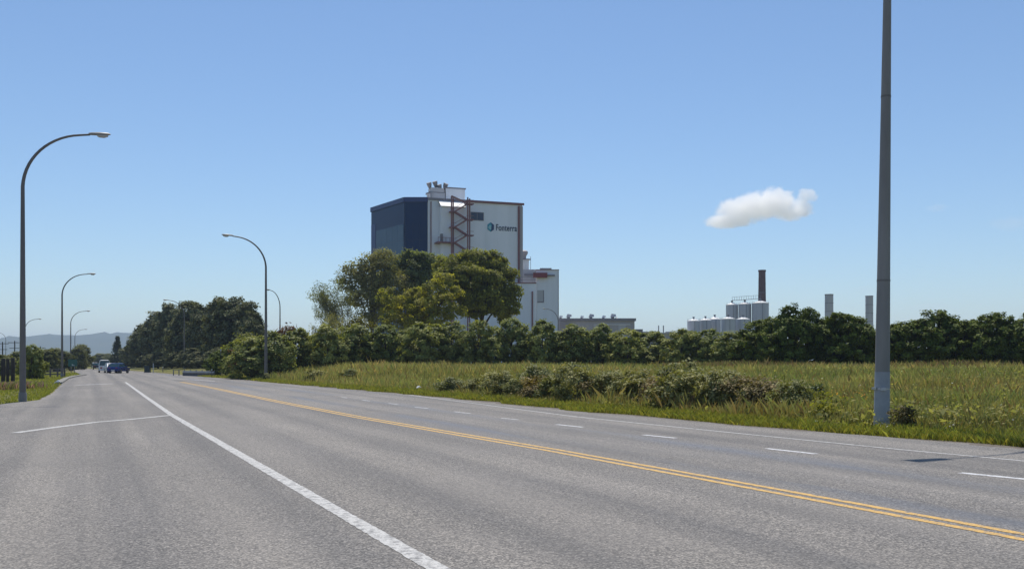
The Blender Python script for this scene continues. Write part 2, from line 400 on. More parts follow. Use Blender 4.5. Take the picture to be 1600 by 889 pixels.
def strip(name, pts, w, m, z=0.004, parent=road):
    b = MB(); raw = [Vector((p[0], p[1], 0)) for p in pts]; pts = []; L = []; Rr = []
    for a_, b_ in zip(raw[:-1], raw[1:]):
        k_ = max(1, int((b_-a_).length / .07)) if a_.length < 34 and a_.y > 4 else max(1, int((b_-a_).length / 1.5))
        pts += [a_.lerp(b_, q/k_) for q in range(k_)]
    pts.append(raw[-1]); n = len(pts)
    for i, p in enumerate(pts):
        d = (pts[min(i+1,n-1)] - pts[max(i-1,0)]).normalized(); r = Vector((d.y, -d.x, 0))
        L.append((*(p - r*(w/2 + rj.uniform(-.010, .004)))[:2], z)); Rr.append((*(p + r*(w/2 + rj.uniform(-.010, .004)))[:2], z))
    b.add(L + Rr, [(i, n+i, n+i+1, i+1) for i in range(n-1)])
    return b.build(name, m, parent)
def offset(pts, o):
    pts = [Vector((p[0], p[1], 0)) for p in pts]; n = len(pts); out = []
    for i, p in enumerate(pts):
        d = (pts[min(i+1,n-1)] - pts[max(i-1,0)]).normalized(); out.append(tuple(p + Vector((d.y, -d.x, 0))*o)[:2])
    return out
def ext(pts, s): a = Vector((*pts[0], 0)); b = Vector((*pts[1], 0)); return [tuple(a + (a-b).normalized()*s)[:2]] + pts
wl = ext([G(685, 889), G(560, 817), G(445, 750.5), G(345, 692.5), G(268, 648), G(225, 618), G(196, 597)], 30)
strip('lane_line', wl, 0.19, M['white_line'])
yl = ext([G(1600, 838.5), G(1230, 770), G(860, 702.5), G(700, 675.5), G(560, 651.5), G(430, 626.5), G(330, 605.5), G(283, 596.5)], 25)
strip('centre_line', offset(yl, -0.13), 0.13, M['yellow_line']); strip('centre_line', offset(yl, 0.13), 0.13, M['yellow_line'])
el = ext([G(1600, 720), G(1400, 701.5), G(1150, 676.5), G(900, 651), G(720, 627.5), G(640, 617)], 25)
strip('edge_line', el, 0.12, M['white_line'])
for a, b, w in (((1500, 738.5), (1660, 754), .17), ((1197, 700.5), (1275, 709), .16), ((1006, 679.3), (1056, 684.3), .16), ((870, 663), (911, 667.3), .16),
             ((783, 653), (810, 655.5), .10), ((710, 643), (735, 645.8), .11), ((648, 635.8), (669, 638), .11), ((607, 630), (622, 631.7), .10), ((566, 625), (578, 626.4), .10), ((534, 620.5), (543, 621.6), .10)):
    strip('lane_dash', [G(*a), G(*b)], w, M['dash_line'])
strip('limit_line', [G(22, 676.5), G(80, 668.5), G(150, 659.5), G(200, 655.5), G(266, 648.8)], 0.26, M['white_line'], 0.006)
strip('limit_line', [G(119, 601.5), G(150, 600.3), G(177, 599.3)], 0.35, M['dash_line'], 0.006)
strip('edge_line', [G(262, 591.3), G(300, 593), G(336, 595.5)], 0.2, M['dash_line'], 0.004)
# kerb at the verge corner
kb = MB(); kp = [G(98, 599), G(108, 592), G(120, 588.5), G(136, 586)]
for a, b in zip(kp[:-1], kp[1:]): kb.bar((a[0]-.3, a[1], .05), (b[0]-.3, b[1], .05), 0.5, 0.13)
kerb = kb.build('kerb', M['kerb']); tag(kerb, 'pale concrete kerb curving round the grass corner', 'kerb', kind='structure')

# ------------------------------------------------------------------ hill far off
hb = MB(); prof = [(-500, 548), (-250, 541), (0, 533), (40, 528), (75, 526.5), (100, 525), (140, 522), (165, 520), (195, 520.5), (225, 523), (260, 528), (330, 538), (420, 546), (520, 552), (700, 560), (900, 566)]
HD = 5200.0; hv = []; NP_ = 160
xs = np.linspace(-500, 900, NP_); ys = np.interp(xs, [p[0] for p in prof], [p[1] for p in prof])
rows = 9
for j in range(rows):
    k = j/(rows-1)
    for i in range(NP_):
        Dk = HD - 1500 + 1500*k; top = max(0, PZ(ys[i], HD)) 
        h = top * (sstep(np.array(k)) ** 0.8) * (1 + 0.05*math.sin(i*.9+j*2.1) + .035*math.sin(i*2.3+j)) - 2
        hv.append((PX(xs[i], HD), Dk + 120*math.sin(i*.35+j), h))
hb.add(hv, [(j*NP_+i, j*NP_+i+1, (j+1)*NP_+i+1, (j+1)*NP_+i) for j in range(rows-1) for i in range(NP_-1)])
b0 = (rows-1)*NP_
hb.add([(hv[b0+i][0], hv[b0+i][1]+900, -2) for i in range(NP_)], [])
hb.f += [(b0+i, b0+i+1, rows*NP_+i+1, rows*NP_+i) for i in range(NP_-1)]
hill = hb.build('hill', M['hill'], None, 180); tag(hill, 'long low forested ridge fading blue behind the street lamps', 'hill', kind='structure')

# ------------------------------------------------------------------ factory
def factory_tower():
    pts = [(-39.0, 267.0), (-27.9, 250.0), (-22.0, 250.0), (2.75, 258.9), (-4.7, 279.5), (-31.0, 289.0)]
    H = 44.1
    root = empty('factory_tower', (-18, 262, 0)); inv = Vector((18, -262, 0))
    tag(root, 'tall white dryer tower with dark blue glass end and round blue emblem', 'factory tower')
    def part(mb, name, m, parent=root, smooth=None):
        if parent is root: mb.v = [(v[0]+18, v[1]-262, v[2]) for v in mb.v]
        else: mb.v = [(v[0]+18, v[1]-262, v[2]) for v in mb.v]
        return mb.build(name, m, parent, smooth)
    part(MB().prism(pts, 0, H - .15), 'wall', M['cladding'])
    cx, cy = -18, 268
    rp = [(cx+(p[0]-cx)*1.008, cy+(p[1]-cy)*1.008) for p in pts]
    part(MB().prism(rp, H - .15, H + .1), 'roof', M['roof_white'])
    def face(a, b):
        a = Vector((*a, 0)); b = Vector((*b, 0)); u = (b-a).normalized(); n = Vector((u.y, -u.x, 0))
        def uz(px, py):                        # where the sight line of a photo pixel meets this wall
            d = Vector(((px-800)/F, 1, (HOR-py)/F)); o = Vector((0, 0, EYE)); tt = (a-o).dot(n)/d.dot(n); p = o + d*tt
            return (p-a).dot(u), p.z
        def fb(mb, u0, u1, z0, z1, d0, d1):
            p = lambda uu, dd, z: tuple(a + u*uu + n*dd + Vector((0,0,z)))
            return mb.hexa([p(u0,d1,z0), p(u1,d1,z0), p(u1,d0,z0), p(u0,d0,z0), p(u0,d1,z1), p(u1,d1,z1), p(u1,d0,z1), p(u0,d0,z1)])
        return a, u, n, uz, fb, (b-a).length
    # blue glazed end: two facets
    for k, (A, B) in enumerate(((pts[0], pts[1]), (pts[1], pts[2]))):
        a, u, n, uz, fb, L = face(A, B)
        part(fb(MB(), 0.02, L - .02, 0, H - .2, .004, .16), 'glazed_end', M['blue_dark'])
        nc = 5 if k == 0 else 3
        zr = np.linspace(4, H - 6.5, 9)
        x0 = 3.2 if k == 0 else .35
        for i in range(nc):
            for j in range(8):
                w = (L - .3 - x0) / nc
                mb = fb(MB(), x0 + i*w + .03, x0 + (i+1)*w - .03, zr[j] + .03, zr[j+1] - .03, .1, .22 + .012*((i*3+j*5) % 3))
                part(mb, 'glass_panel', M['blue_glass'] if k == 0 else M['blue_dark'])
        if k == 0: part(fb(MB(), .1, 2.9, 2, H - 4.5, .1, .24), 'corner_glazing', M['blue_trim'])
        part(fb(MB(), -.1, L + .1, H - .9, H + .35, .02, .42), 'parapet', M['blue_trim'])
    # white front
    a, u, n, uz, fb, L = face(pts[2], pts[3])
    U = lambda px, py=380: uz(px, py)[0]
    Z = lambda px, py: uz(px, py)[1]
    part(fb(MB(), U(727), L + .45, H - .32, H + .26, .01, .4), 'roof_fascia', M['red_steel'])
    part(fb(MB(), .1, U(727)-.1, H - .3, H + .28, .01, .3), 'roof_fascia', M['fascia'])
    part(fb(MB(), U(809), U(811.5), 3, H - .6, .01, .35), 'downpipe', M['red_steel'])
    part(fb(MB(), U(812.5), L + .12, 3, H - .6, .01, .22), 'corner_trim', M['cladding_c'])
    part(fb(MB(), .05, U(669.5), 2, H - .4, .01, .5), 'corner_pier', M['cladding'])
    part(fb(MB(), U(672.6), U(673.9), 2, H - .7, .01, .2), 'downpipe', M['red_steel'])
    # projecting bay with a sunlit lean-to roof
    u0, u1 = U(686), U(722); zt, ze = Z(700, 313.5), Z(700, 325)
    part(fb(MB(), u0, u1, 0, ze - .05, .01, 2.2), 'shaft_bay', M['cladding'])
    p = lambda uu, dd, z: tuple(a + u*uu + n*dd + Vector((0,0,z)))
    part(MB().hexa([p(u0-.2,2.6,ze-.15), p(u1+.2,2.6,ze-.15), p(u1+.2,.02,zt-.25), p(u0-.2,.02,zt-.25), p(u0-.2,2.6,ze+.05), p(u1+.2,2.6,ze+.05), p(u1+.2,.02,zt-.05), p(u0-.2,.02,zt-.05)]), 'bay_roof', M['roof_white'])
    # high window
    wu0, wu1 = U(736, 338), U(755, 338); wz0, wz1 = Z(745, 344), Z(745, 332.5)
    wn = part(fb(MB(), wu0, wu1, wz0, wz1, .02, .05), 'window', M['window'])
    fr = MB(); t_ = .14
    for r_ in ((wu0-t_, wu1+t_, wz1, wz1+t_), (wu0-t_, wu1+t_, wz0-t_, wz0), (wu0-t_, wu0, wz0, wz1), (wu1, wu1+t_, wz0, wz1), ((wu0+wu1)/2-.05, (wu0+wu1)/2+.05, wz0, wz1)):
        fb(fr, *r_, .02, .12)
    part(fr, 'frame', M['fascia'], wn)
    # emblem: faceted hexagon
    cu, cz, r = U(766.6, 355), Z(766.6, 355), 1.13
    hexp = [(cu + r*.95*math.cos(R(90+60*i)), cz + r*1.12*math.sin(R(90+60*i))) for i in range(6)]
    em = part(MB().add([p(x, .06, z) for x, z in hexp], [tuple(range(6))]), 'emblem', M['logo_mid'])
    core = [(cu-.25, cz+.55), (cu-.75, cz-.1), (cu-.25, cz-.75), (cu+.12, cz-.6), (cu+.12, cz+.4)]
    def facet(poly, m, d): part(MB().add([p(x, d, z) for x, z in poly], [tuple(range(len(poly)))]), 'facet', m, em)
    facet([hexp[0], hexp[5], hexp[4], hexp[3], (cu+.2, cz-.3), (cu+.3, cz+.55)], M['logo_dark'], .075)
    facet(core, M['logo_light'], .09)
    facet([hexp[2], hexp[3], (cu, cz-.75), (cu-.6, cz-.35)], M['logo_mid'], .1)
    # lettering
    cu_ = bpy.data.curves.new('lettering', 'FONT'); cu_.body = 'Fonterra'; cu_.size = 1; cu_.extrude = .03; cu_.offset = 0.018; cu_.space_character = 1.08
    tmp = bpy.data.objects.new('tmp', cu_); COL.objects.link(tmp)
    dg = bpy.context.evaluated_depsgraph_get(); me = bpy.data.meshes.new_from_object(tmp.evaluated_get(dg))
    bpy.data.objects.remove(tmp)
    co = np.array([v.co for v in me.vertices]); x0, x1 = co[:,0].min(), co[:,0].max()
    tu0, tu1 = U(775, 356), U(807.5, 356); tz0, tz1 = Z(780, 360.3), Z(780, 350.8)
    ymax = co[:,1].max()
    for v in me.vertices:
        x, y, z = v.co
        q_ = Vector(p(tu0 + (x-x0)/(x1-x0)*(tu1-tu0), .06 + z, tz0 + y/ymax*(tz1-tz0))); v.co = q_ + inv
    me.materials.clear(); me.materials.append(M['letters']); me.name = 'lettering'
    link('lettering', me, root)
    # fire stair
    d0, d1 = 2.35, 4.2
    ul, ur = U(698.5), U(729.5); ui, uj = U(704), U(723.5)
    for uu, dd in ((ul, d1), (ui, d0+.1), (uj, d1), (ur, d0+.1)):
        part(fb(MB(), uu-.15, uu+.15, 0, Z(700, 311), dd-.15, dd+.15), 'stair_post', M['red_steel'])
    zl = [Z(700, 334 + 23.8*i) for i in range(7)]; zr_ = [Z(726, 322.5 + 24.1*i) for i in range(7)]
    for i in range(7):
        part(fb(MB(), ul-.2, ui+.3, zl[i]-.12, zl[i]+.12, d0, d1+.2), 'landing', M['red_steel'])
        part(fb(MB(), uj-.3, ur+.6, zr_[i]-.12, zr_[i]+.12, d0, d1+.2), 'landing', M['red_steel'])
        part(MB().bar(p(ui, d1-.2, zl[i]), p(uj, d1-.2, zr_[i]), .8, .34), 'stair_flight', M['red_steel'])
        if i < 6: part(MB().bar(p(ui, d1-.6, zl[i]), p(uj, d1-.6, zr_[i+1]), .8, .42), 'stair_flight', M['red_steel'])
        hr = MB()
        for z_, ua, ub in ((zl[i], ul, ui+.3), (zr_[i], uj-.3, ur+.5)): hr.bar(p(ua, d1+.15, z_+1), p(ub, d1+.15, z_+1), .08)
        hr.bar(p(ui, d1+.1, zl[i]+1), p(uj, d1+.1, zr_[i]+1), .08)
        part(hr, 'handrail', M['red_steel'])
    part(MB().bar(p(ul, d1-.2, Z(700, 310.5)), p(uj, d1-.2, Z(724, 322)), .8, .3), 'stair_flight', M['red_steel'])
    pz = Z(690, 381)
    part(fb(MB(), U(678.5), ul, pz-.15, pz+.15, .02, 3.6), 'platform', M['red_steel'])
    rl = MB()
    for uu in (U(679), U(685), U(691), U(697)): fb(rl, uu-.04, uu+.04, pz+.15, pz+1.2, 3.5, 3.58)
    fb(rl, U(678.5), ul, pz+1.15, pz+1.25, 3.48, 3.6); part(rl, 'platform_rail', M['red_steel'])
    part(fb(MB(), U(684), U(687), pz+.15, pz+2.2, 2.3, 3.3), 'platform_box', M['vent'])
    # roof plant, 6 m back
    a2 = a - n*6
    pp = lambda uu, dd, z: tuple(a2 + u*uu + n*dd + Vector((0,0,z)))
    k6 = 1.022
    def ru(px): return ((px-800)/F*256 - a2.x) / u.x
    def rz(py): return EYE + (HOR-py)/F*257.5
    def rbox(x0, x1, y0, y1, dep, name, m, parent=root):
        b_ = MB(); p4 = lambda uu, dd, z: pp(uu, dd, z)
        A0, A1 = ru(x0), ru(x1); z0, z1 = y0, y1
        b_.hexa([p4(A0,0,z0), p4(A1,0,z0), p4(A1,-dep,z0), p4(A0,-dep,z0), p4(A0,0,z1), p4(A1,0,z1), p4(A1,-dep,z1), p4(A0,-dep,z1)])
        return part(b_, name, m, parent)
    rbox(696, 725.5, H, rz(294), 6, 'penthouse', M['cladding'])
    rbox(694.5, 727, rz(294)+.002, rz(291.8), 6.4, 'penthouse_roof', M['fascia'])
    rbox(672, 694.5, H, rz(302), 3.5, 'plant_base', M['cladding_b'])
    rbox(670.5, 696, rz(302)+.002, rz(300.5), 4, 'plant_deck', M['vent'])
    rbox(673.5, 693, rz(300.5)+.002, rz(294), 3, 'plant_unit', M['cladding_b'])
    for x in (673.5, 682.5, 689, 695.5):
        c = Vector(pp(ru(x), -1.2, 0)); top = rz(286 if x < 680 or x > 693 else (283.5 if x < 685 else 288))
        b_ = MB().tube([(c.x, c.y, rz(295)), (c.x, c.y, top-1.3)], .28, 10)
        b_.tube([(c.x, c.y, top-1.5), (c.x + (.25 if x > 690 else -.15), c.y-.3, top-.6), (c.x + (.5 if x > 690 else -.3), c.y-.5, top)], [.34, .62, .7], 10)
        part(b_, 'exhaust_cowl', M['vent'], root, 40)
    for x in (666, 668.5, 671, 673):
        c = Vector(pp(ru(x), .8, 0)); part(MB().bar(tuple(c + Vector((0,0,H))), tuple(c + Vector((0,0,H+2.6))), .12), 'guard_post', M['vent'])
    c0 = Vector(pp(ru(664), .8, H+2.4)); c1 = Vector(pp(ru(676), .8, H+2.4)); part(MB().bar(tuple(c0), tuple(c1), .1), 'guard_rail', M['vent'])
    rbox(650, 668, H, H+1.0, 4, 'roof_hatch', M['roof_white'])
    return root
factory_tower()

def annex():
    root = empty('factory_annex', (8, 262, 0)); tag(root, 'lower white annex with dark red panel beside the tall tower', 'factory annex')
    ofs = Vector((-8, -262, 0))
    def part(mb, name, m, parent=root, sm=None):
        mb.v = [(v[0]-8, v[1]-262, v[2]) for v in mb.v]; return mb.build(name, m, parent, sm)
    DR, DL, DB = 258.0, 253.6, 264.5
    part(MB().box(PX(838, DR), PX(873, DR), DR, DR+16, 0, PZ(422.5, DR)), 'main_wall', M['cladding'])
    part(MB().box(PX(837.5, DR), PX(873.6, DR), DR-.15, DR+16.1, PZ(422.5, DR)+.003, PZ(421, DR)), 'coping', M['cladding_c'])
    part(MB().box(PX(844, DR), PX(862, DR), DR+.5, DR+5, PZ(421, DR)+.003, PZ(418.6, DR)), 'roof_upstand', M['fascia'])
    part(MB().box(PX(800, DL), PX(838, DL), DL+3, DR+1, 0, PZ(441.5, DL)), 'front_wall', M['cladding'])
    part(MB().box(PX(800, DL)-.1, PX(838.4, DL), DL+2.8, DR-.01, PZ(441.5, DL)+.003, PZ(440, DL)), 'red_coping', M['red_steel'])
    part(MB().box(PX(812, DB), PX(845, DB), DB, DB+9, 0, PZ(421, DB)), 'rear_wall', M['cladding_b'])
    part(MB().box(PX(819, DB), PX(837, DB), DB-.4, DB+.01, PZ(431, DB), PZ(428, DB)), 'pipe_bridge', M['fascia'])
    part(MB().box(PX(833, DR), PX(855, DR), DR-1.4, DR-.003, PZ(434, DR), PZ(426.8, DR)), 'red_panel', M['red_panel'])
    part(MB().box(PX(855, DR), PX(867, DR), DR-.5, DR-.003, PZ(431.5, DR), PZ(429.5, DR)), 'cable_tray', M['fascia'])
    part(MB().box(PX(831, DL), PX(833.2, DL), DL+2.7, DL+2.997, 0, PZ(454, DL)), 'downpipe', M['red_steel'])
    x0, x1, z0, z1 = PX(839.5, DR), PX(848.5, DR), PZ(471, DR), PZ(453.5, DR)
    dr = part(MB().box(x0, x1, DR-.06, DR-.003, z0, z1), 'hoist_door', M['cladding_b'])
    fr = MB().box(x0, x1+.2, DR-.14, DR-.003, z0-.3, z0-.002); fr.box(x1+.002, x1+.25, DR-.14, DR-.003, z0, z1)
    part(fr, 'door_trim', M['fascia'], dr)
    part(MB().box(PX(872, DR), PX(873.2, DR), DR-.1, DR-.004, 0, PZ(424, DR)), 'corner_trim', M['cladding_c'])
    for k, y in enumerate((443.5, 437.5, 433)):
        part(MB().bar((PX(800, DL), DL+4, PZ(y, DL+4)), (PX(838, DL), DL+4, PZ(y, DL+4)), .08), 'roof_rail', M['vent'])
    # vessel on the rear roof
    c = (PX(821.5, DB), DB+3.5, 0); zb = PZ(421, DB)
    part(MB().lathe([(.95, zb), (.95, PZ(404, DB))], 16, c), 'vessel', M['roof_white'], root, 40)
    part(MB().lathe([(1.5, PZ(404, DB)), (1.5, PZ(402.8, DB))], 16, c), 'vessel_deck', M['vent'])
    part(MB().lathe([(.5, PZ(402.8, DB)), (.6, PZ(398, DB)), (1.05, PZ(394, DB)), (1.05, PZ(391, DB)), (.6, PZ(389, DB))], 14, (c[0]-.4, c[1], 0)), 'cyclone', M['cladding_c'], root, 40)
    for dx in (-1.4, 1.4): part(MB().bar((c[0]+dx, c[1]-.3, zb), (c[0]+dx, c[1]-.3, PZ(399, DB)), .12), 'vessel_leg', M['vent'])
    return root
annex()

def process_hall():
    D = 285.0; x0, x1 = PX(873, D), PX(991.5, D); zt = PZ(501.5, D)
    root = empty('process_hall', ((x0+x1)/2, D, 0)); tag(root, 'long low grey hall with hooded vents along its flat roof', 'factory hall')
    ox = (x0+x1)/2
    def part(mb, name, m, parent=root, sm=None):
        mb.v = [(v[0]-ox, v[1]-D, v[2]) for v in mb.v]; return mb.build(name, m, parent, sm)
    part(MB().box(x0, x1, D, D+22, 0, zt), 'wall', M['cladding_c'])
    part(MB().box(x0-.2, x1+.4, D-.5, D+22.4, zt+.003, PZ(497.3, D)), 'roof_edge', M['fascia'])
    part(MB().box(x0, PX(885, D), D-3, D-.503, 0, PZ(503, D)), 'stair_block', M['fascia'])
    xs_ = np.linspace(PX(888, D), x1, 9)
    for i in range(8):
        part(MB().box(xs_[i]+.12, xs_[i+1]-.12, D-.09, D-.003, 1, PZ(506.5, D)), 'wall_panel', M['cladding_c' if i % 3 else 'cladding_b'])
    part(MB().box(PX(944, D), PX(985, D), D-.25, D-.093, PZ(507.6, D), PZ(506.6, D)), 'eave_strip', M['roof_white'])
    part(MB().box(PX(916, D), PX(925, D), D-8, D-4, 0, PZ(520.5, D)), 'lean_to', M['roof_white'])
    for k, (x, s) in enumerate(((876, .8), (888.5, 1.1), (909, .75), (923.5, 1.1), (943, .8), (957.5, 1.15), (963, .45))):
        cx = PX(x, D+6); z0 = PZ(497.3, D)-.02
        c = MB().box(cx-.45*s, cx+.35*s, D+5.5, D+6.5, z0, z0+.75*s)
        v_ = part(c, 'roof_vent', M['vent'])
        h = MB(); h.hexa([(cx-.7*s, D+5.2, z0+.55*s), (cx+.8*s, D+5.2, z0+.7*s), (cx+.8*s, D+6.8, z0+.7*s), (cx-.7*s, D+6.8, z0+.55*s),
                          (cx-.35*s, D+5.5, z0+1.45*s), (cx+.75*s, D+5.5, z0+1.3*s), (cx+.75*s, D+6.5, z0+1.3*s), (cx-.35*s, D+6.5, z0+1.45*s)])
        part(h, 'cowl', M['silo_roof'] if k % 2 == 0 else M['stack'], v_)
    return root
process_hall()

def service_block():
    D = 292.0; x0, x1 = PX(990, D), PX(1082, D)
    root = empty('service_building', ((x0+x1)/2, D, 0)); ox = (x0+x1)/2
    tag(root, 'very low grey service building with two thin flues between hall and silos', 'service building')
    def part(mb, name, m, parent=root): mb.v = [(v[0]-ox, v[1]-D, v[2]) for v in mb.v]; return mb.build(name, m, parent)
    part(MB().box(x0, x1, D, D+14, 0, PZ(521, D)), 'wall', M['cladding_c'])
    part(MB().box(x0, x1+.3, D-.3, D+14.2, PZ(521, D)+.003, PZ(519.6, D)), 'roof', M['stack'])
    part(MB().box(PX(992, D), PX(1003, D), D-2, D-.303, 0, PZ(514.6, D)), 'end_block', M['fascia'])
    for x in (1031.5, 1039):
        part(MB().tube([(PX(x, D), D+3, PZ(520, D)), (PX(x, D), D+3, PZ(508, D))], .16, 8), 'flue', M['vent'])
    for x, w in ((1011, 1.0), (1020, .6), (1047, .8)): part(MB().box(PX(x, D)-w, PX(x, D)+w, D+2, D+4, PZ(519.6, D)+.003, PZ(517.8, D)), 'roof_unit', M['vent'])
service_block()

def silo(x0, x1, ye, ya, D, label, group):
    c = PX((x0+x1)/2, D); r = .96*(x1-x0)/2/F*D; ze, za = PZ(ye, D), PZ(ya, D)
    root = empty('silo', (c, D, 0)); tag(root, label, 'silo', group)
    MB().lathe([(r, 0), (r, ze)], 40).build('shell', M['silo'], root, 40)
    MB().lathe([(r*1.03, ze+.003), (r*1.03, ze+.14), (r*.16, za-.1), (.12, za)], 40).build('roof_cone', M['silo_roof'], root, 30)
    MB().lathe([(.28, za-.15), (.28, za+.35), (.4, za+.36), (.4, za+.5)], 12).build('hatch', M['vent'], root)
    MB().tube([(-.05, -r-.25, 0), (-.05, -r-.25, ze)], .06, 6).build('ladder_rail', M['vent'], root)
    g = MB(); 
    for k in range(14):
        a = 2*math.pi*k/14; g.bar((r*.95*math.cos(a), r*.95*math.sin(a), ze+.1), (r*.95*math.cos(a), r*.95*math.sin(a), ze+.75), .04)
    g.build('guard_rail', M['vent'], root)
    return root
ORD = iter(('first', 'second', 'third', 'fourth', 'fifth', 'farthest of the three', 'middle one of the three', 'widest of the three'))
for x0, x1, ye, ya, D in ((1073.5, 1094, 502, 497.5, 300), (1092.5, 1112, 501, 496.5, 303), (1107, 1126.5, 499.5, 494, 307), (1126.5, 1149.3, 499, 494.5, 296), (1150, 1172, 499.5, 495, 299)):
    silo(x0, x1, ye, ya, D, f'pale steel silo in the lower front row, {next(ORD)} from the low service building', 'lower row of silos')
tops = []
for x0, x1, ye, ya, D in ((1134, 1153.4, 477, 472.3, 316), (1153.6, 1174, 475.8, 471.3, 314), (1174.5, 1201.5, 474.3, 469.4, 312)):
    silo(x0, x1, ye, ya, D, f'tall pale silo in the rear row, {next(ORD)} by the brick chimney', 'rear row of silos'); tops.append((PX((x0+x1)/2, D), D, PZ(ya, D)))
wk = empty('silo_walkway', (tops[0][0], tops[0][1], tops[0][2]+.5)); tag(wk, 'thin railed walkway linking the tops of the tall silos', 'walkway')
tb = Vector(tops[0]) + Vector((0, 0, .5))
d_ = MB()
for a, b in zip(tops[:-1], tops[1:]): d_.bar(Vector(a)+Vector((0,0,.6))-tb, Vector(b)+Vector((0,0,.6))-tb, .8, .1)
d_.build('deck', M['vent'], wk)
for i in range(13):
    t_ = i/12; a = Vector(tops[0]).lerp(Vector(tops[2]), t_) + Vector((0, -.4, .6)) - tb
    MB().bar(a, a + Vector((0,0,1.1)), .08).build('rail_post', M['vent'], wk)
a = Vector(tops[0]) + Vector((0,-.4,1.7)) - tb; b = Vector(tops[2]) + Vector((0,-.4,1.7)) - tb
MB().bar(a, b, .07).build('rail', M['vent'], wk)

def chimney():
    D = 335; c = PX(1190.7, D); zt = PZ(422, D); r0, r1 = 1.62, 1.18
    root = empty('brick_chimney', (c, D, 0)); tag(root, 'dark red brick chimney rising behind the tall silos', 'chimney')
    MB().lathe([(r0, 0), (r1, zt-.6)], 24).build('shaft', M['brick'], root, 40)
    MB().lathe([(r1+.14, zt-.6), (r1+.16, zt), (r1-.25, zt), (r1-.25, zt-.4)], 24).build('cap', M['brick'], root, 40)
    for z in (zt-8, zt-16): MB().lathe([(r1+(r0-r1)*(zt-z)/zt+.005, z), (r1+(r0-r1)*(zt-z)/zt+.06, z), (r1+(r0-r1)*(zt-z)/zt+.06, z+.2), (r1+(r0-r1)*(zt-z)/zt+.005, z+.2)], 24).build('hoop', M['vent'], root)
chimney()
def grey_stack(x0, x1, y, D, label):
    c = PX((x0+x1)/2, D); w = (x1-x0)/2/F*D; z = PZ(y, D)
    root = empty('grey_stack', (c, D, 0)); tag(root, label, 'stack')
    MB().lathe([(w*1.03, 0), (w, z)], 24).build('shaft', M['stack'], root, 40)
    MB().lathe([(w+.06, z+.003), (w+.06, z+.25), (w-.2, z+.25)], 24).build('cap', M['fascia'], root, 40)
    for k in range(4):
        zz = z - 2.6*(k+1); MB().lathe([(w*1.01, zz), (w*1.04, zz+.02), (w*1.04, zz+.12), (w*1.01, zz+.14)], 24).build('joint_band', M['fascia'], root, 40)
grey_stack(1289, 1301.8, 461, 300, 'grey stack with a flat cap beside the low plant roof')
grey_stack(1352.5, 1364, 463.5, 300, 'slimmer grey stack standing alone beside the tall roadside pole')
bp_ = empty('plant_house', (PX(1312, 300), 300, 0)); tag(bp_, 'small flat plant house roof showing over the dark trees', 'plant house')
MB().box(-1.6, 1.6, 0, 4, 0, PZ(492.3, 300)).build('wall', M['fascia'], bp_); MB().box(-1.75, 1.75, -.2, 4.2, PZ(492.3, 300)+.003, PZ(491, 300)).build('roof', M['silo_roof'], bp_)

# ------------------------------------------------------------------ street lamps
def make_lamp():
    root = empty('street_lamp')
    path = [(0, 0, z) for z in (0, 1.2, 3, 6, 9.2)]; rad = [.135, .13, .118, .098, .078]
    for t_ in np.linspace(8, 84, 14):
        path.append((2.5*(1-math.cos(R(t_))), 0, 9.1 + 2.45*math.sin(R(t_)))); rad.append(.075 - .028*t_/84)
    e = path[-1]; path.append((e[0]+.4, 0, e[2]+.05)); rad.append(.044)
    MB().tube(path, rad, 12).build('pole', M['galv'], root, 50)
    MB().lathe([(.165, 0), (.165, .35), (.14, .42)], 14).build('base_sleeve', M['galv_old'], root, 40)
    hx, hz = path[-1][0] - .05, path[-1][2]
    b = MB(); sec = [(0, .06, .06), (.12, .11, .08), (.45, .14, .09), (.78, .12, .07), (.88, .05, .03)]; n = 10; vs = []
    for x, w, h in sec:
        for k in range(n):
            a = 2*math.pi*k/n; zz = math.sin(a)*h; vs.append((hx+x, math.cos(a)*w, hz + (zz if zz > 0 else zz*.55) + .02 + .05*x))
    b.add(vs, [(i*n+k, i*n+(k+1) % n, (i+1)*n+(k+1) % n, (i+1)*n+k) for i in range(4) for k in range(n)] + [tuple(range(n))[::-1], tuple(4*n+k for k in range(n))])
    lu = b.build('luminaire', M['luminaire'], root, 50)
    l = MB(); vs = []
    for x, w, h in ((.34, .05, .05), (.42, .1, .1), (.62, .11, .12), (.78, .06, .07)):
        for k in range(7): a = math.pi + math.pi*k/6; vs.append((hx+x, math.cos(a)*w, hz - .02 + .05*x + math.sin(a)*h))
    l.add(vs, [(i*7+k, i*7+k+1, (i+1)*7+k+1, (i+1)*7+k) for i in range(3) for k in range(6)])
    l.build('lens', M['lens'], lu, 60)
    return root
LP = make_lamp(); first = [True]
ANG_L = math.atan2(0.403, 0.915); ANG_R = ANG_L + math.pi
def lamp(x, ytop, ang, label, D=None, sc=1.0):
    D = D or 9.75*F/(HOR - ytop); X = PX(x, D)
    o = LP if first[0] else copy_tree(LP); first[0] = False
    z = max(0, float(terrain(np.array([X]), np.array([D]))[0]) + .0)
    o.location = (X, D, z - .02); o.rotation_euler = (0, 0, ang); o.scale = (sc, sc, sc)
    tag(o, label, 'street lamp', 'curved street lamps')
lamp(35.5, 208, ANG_L - .1, 'tall curved street lamp on the mown verge in front of the timber posts')
lamp(97, 428.5, ANG_L, 'curved street lamp beside the rail fence')
lamp(110.5, 486.5, ANG_L, 'curved street lamp rising just behind the green road sign')
lamp(117, 515, ANG_L, 'faint distant curved street lamp past the green road sign')
lamp(39, 499, ANG_L, 'distant curved street lamp among the crossarm power poles, arm towards the road')
lamp(9, 520, ANG_L + math.pi, 'distant curved street lamp among the crossarm power poles, arm away from the road')
lamp(415.5, 378, ANG_R, 'curved street lamp in the long grass at the hedge corner', 88, 88/78)
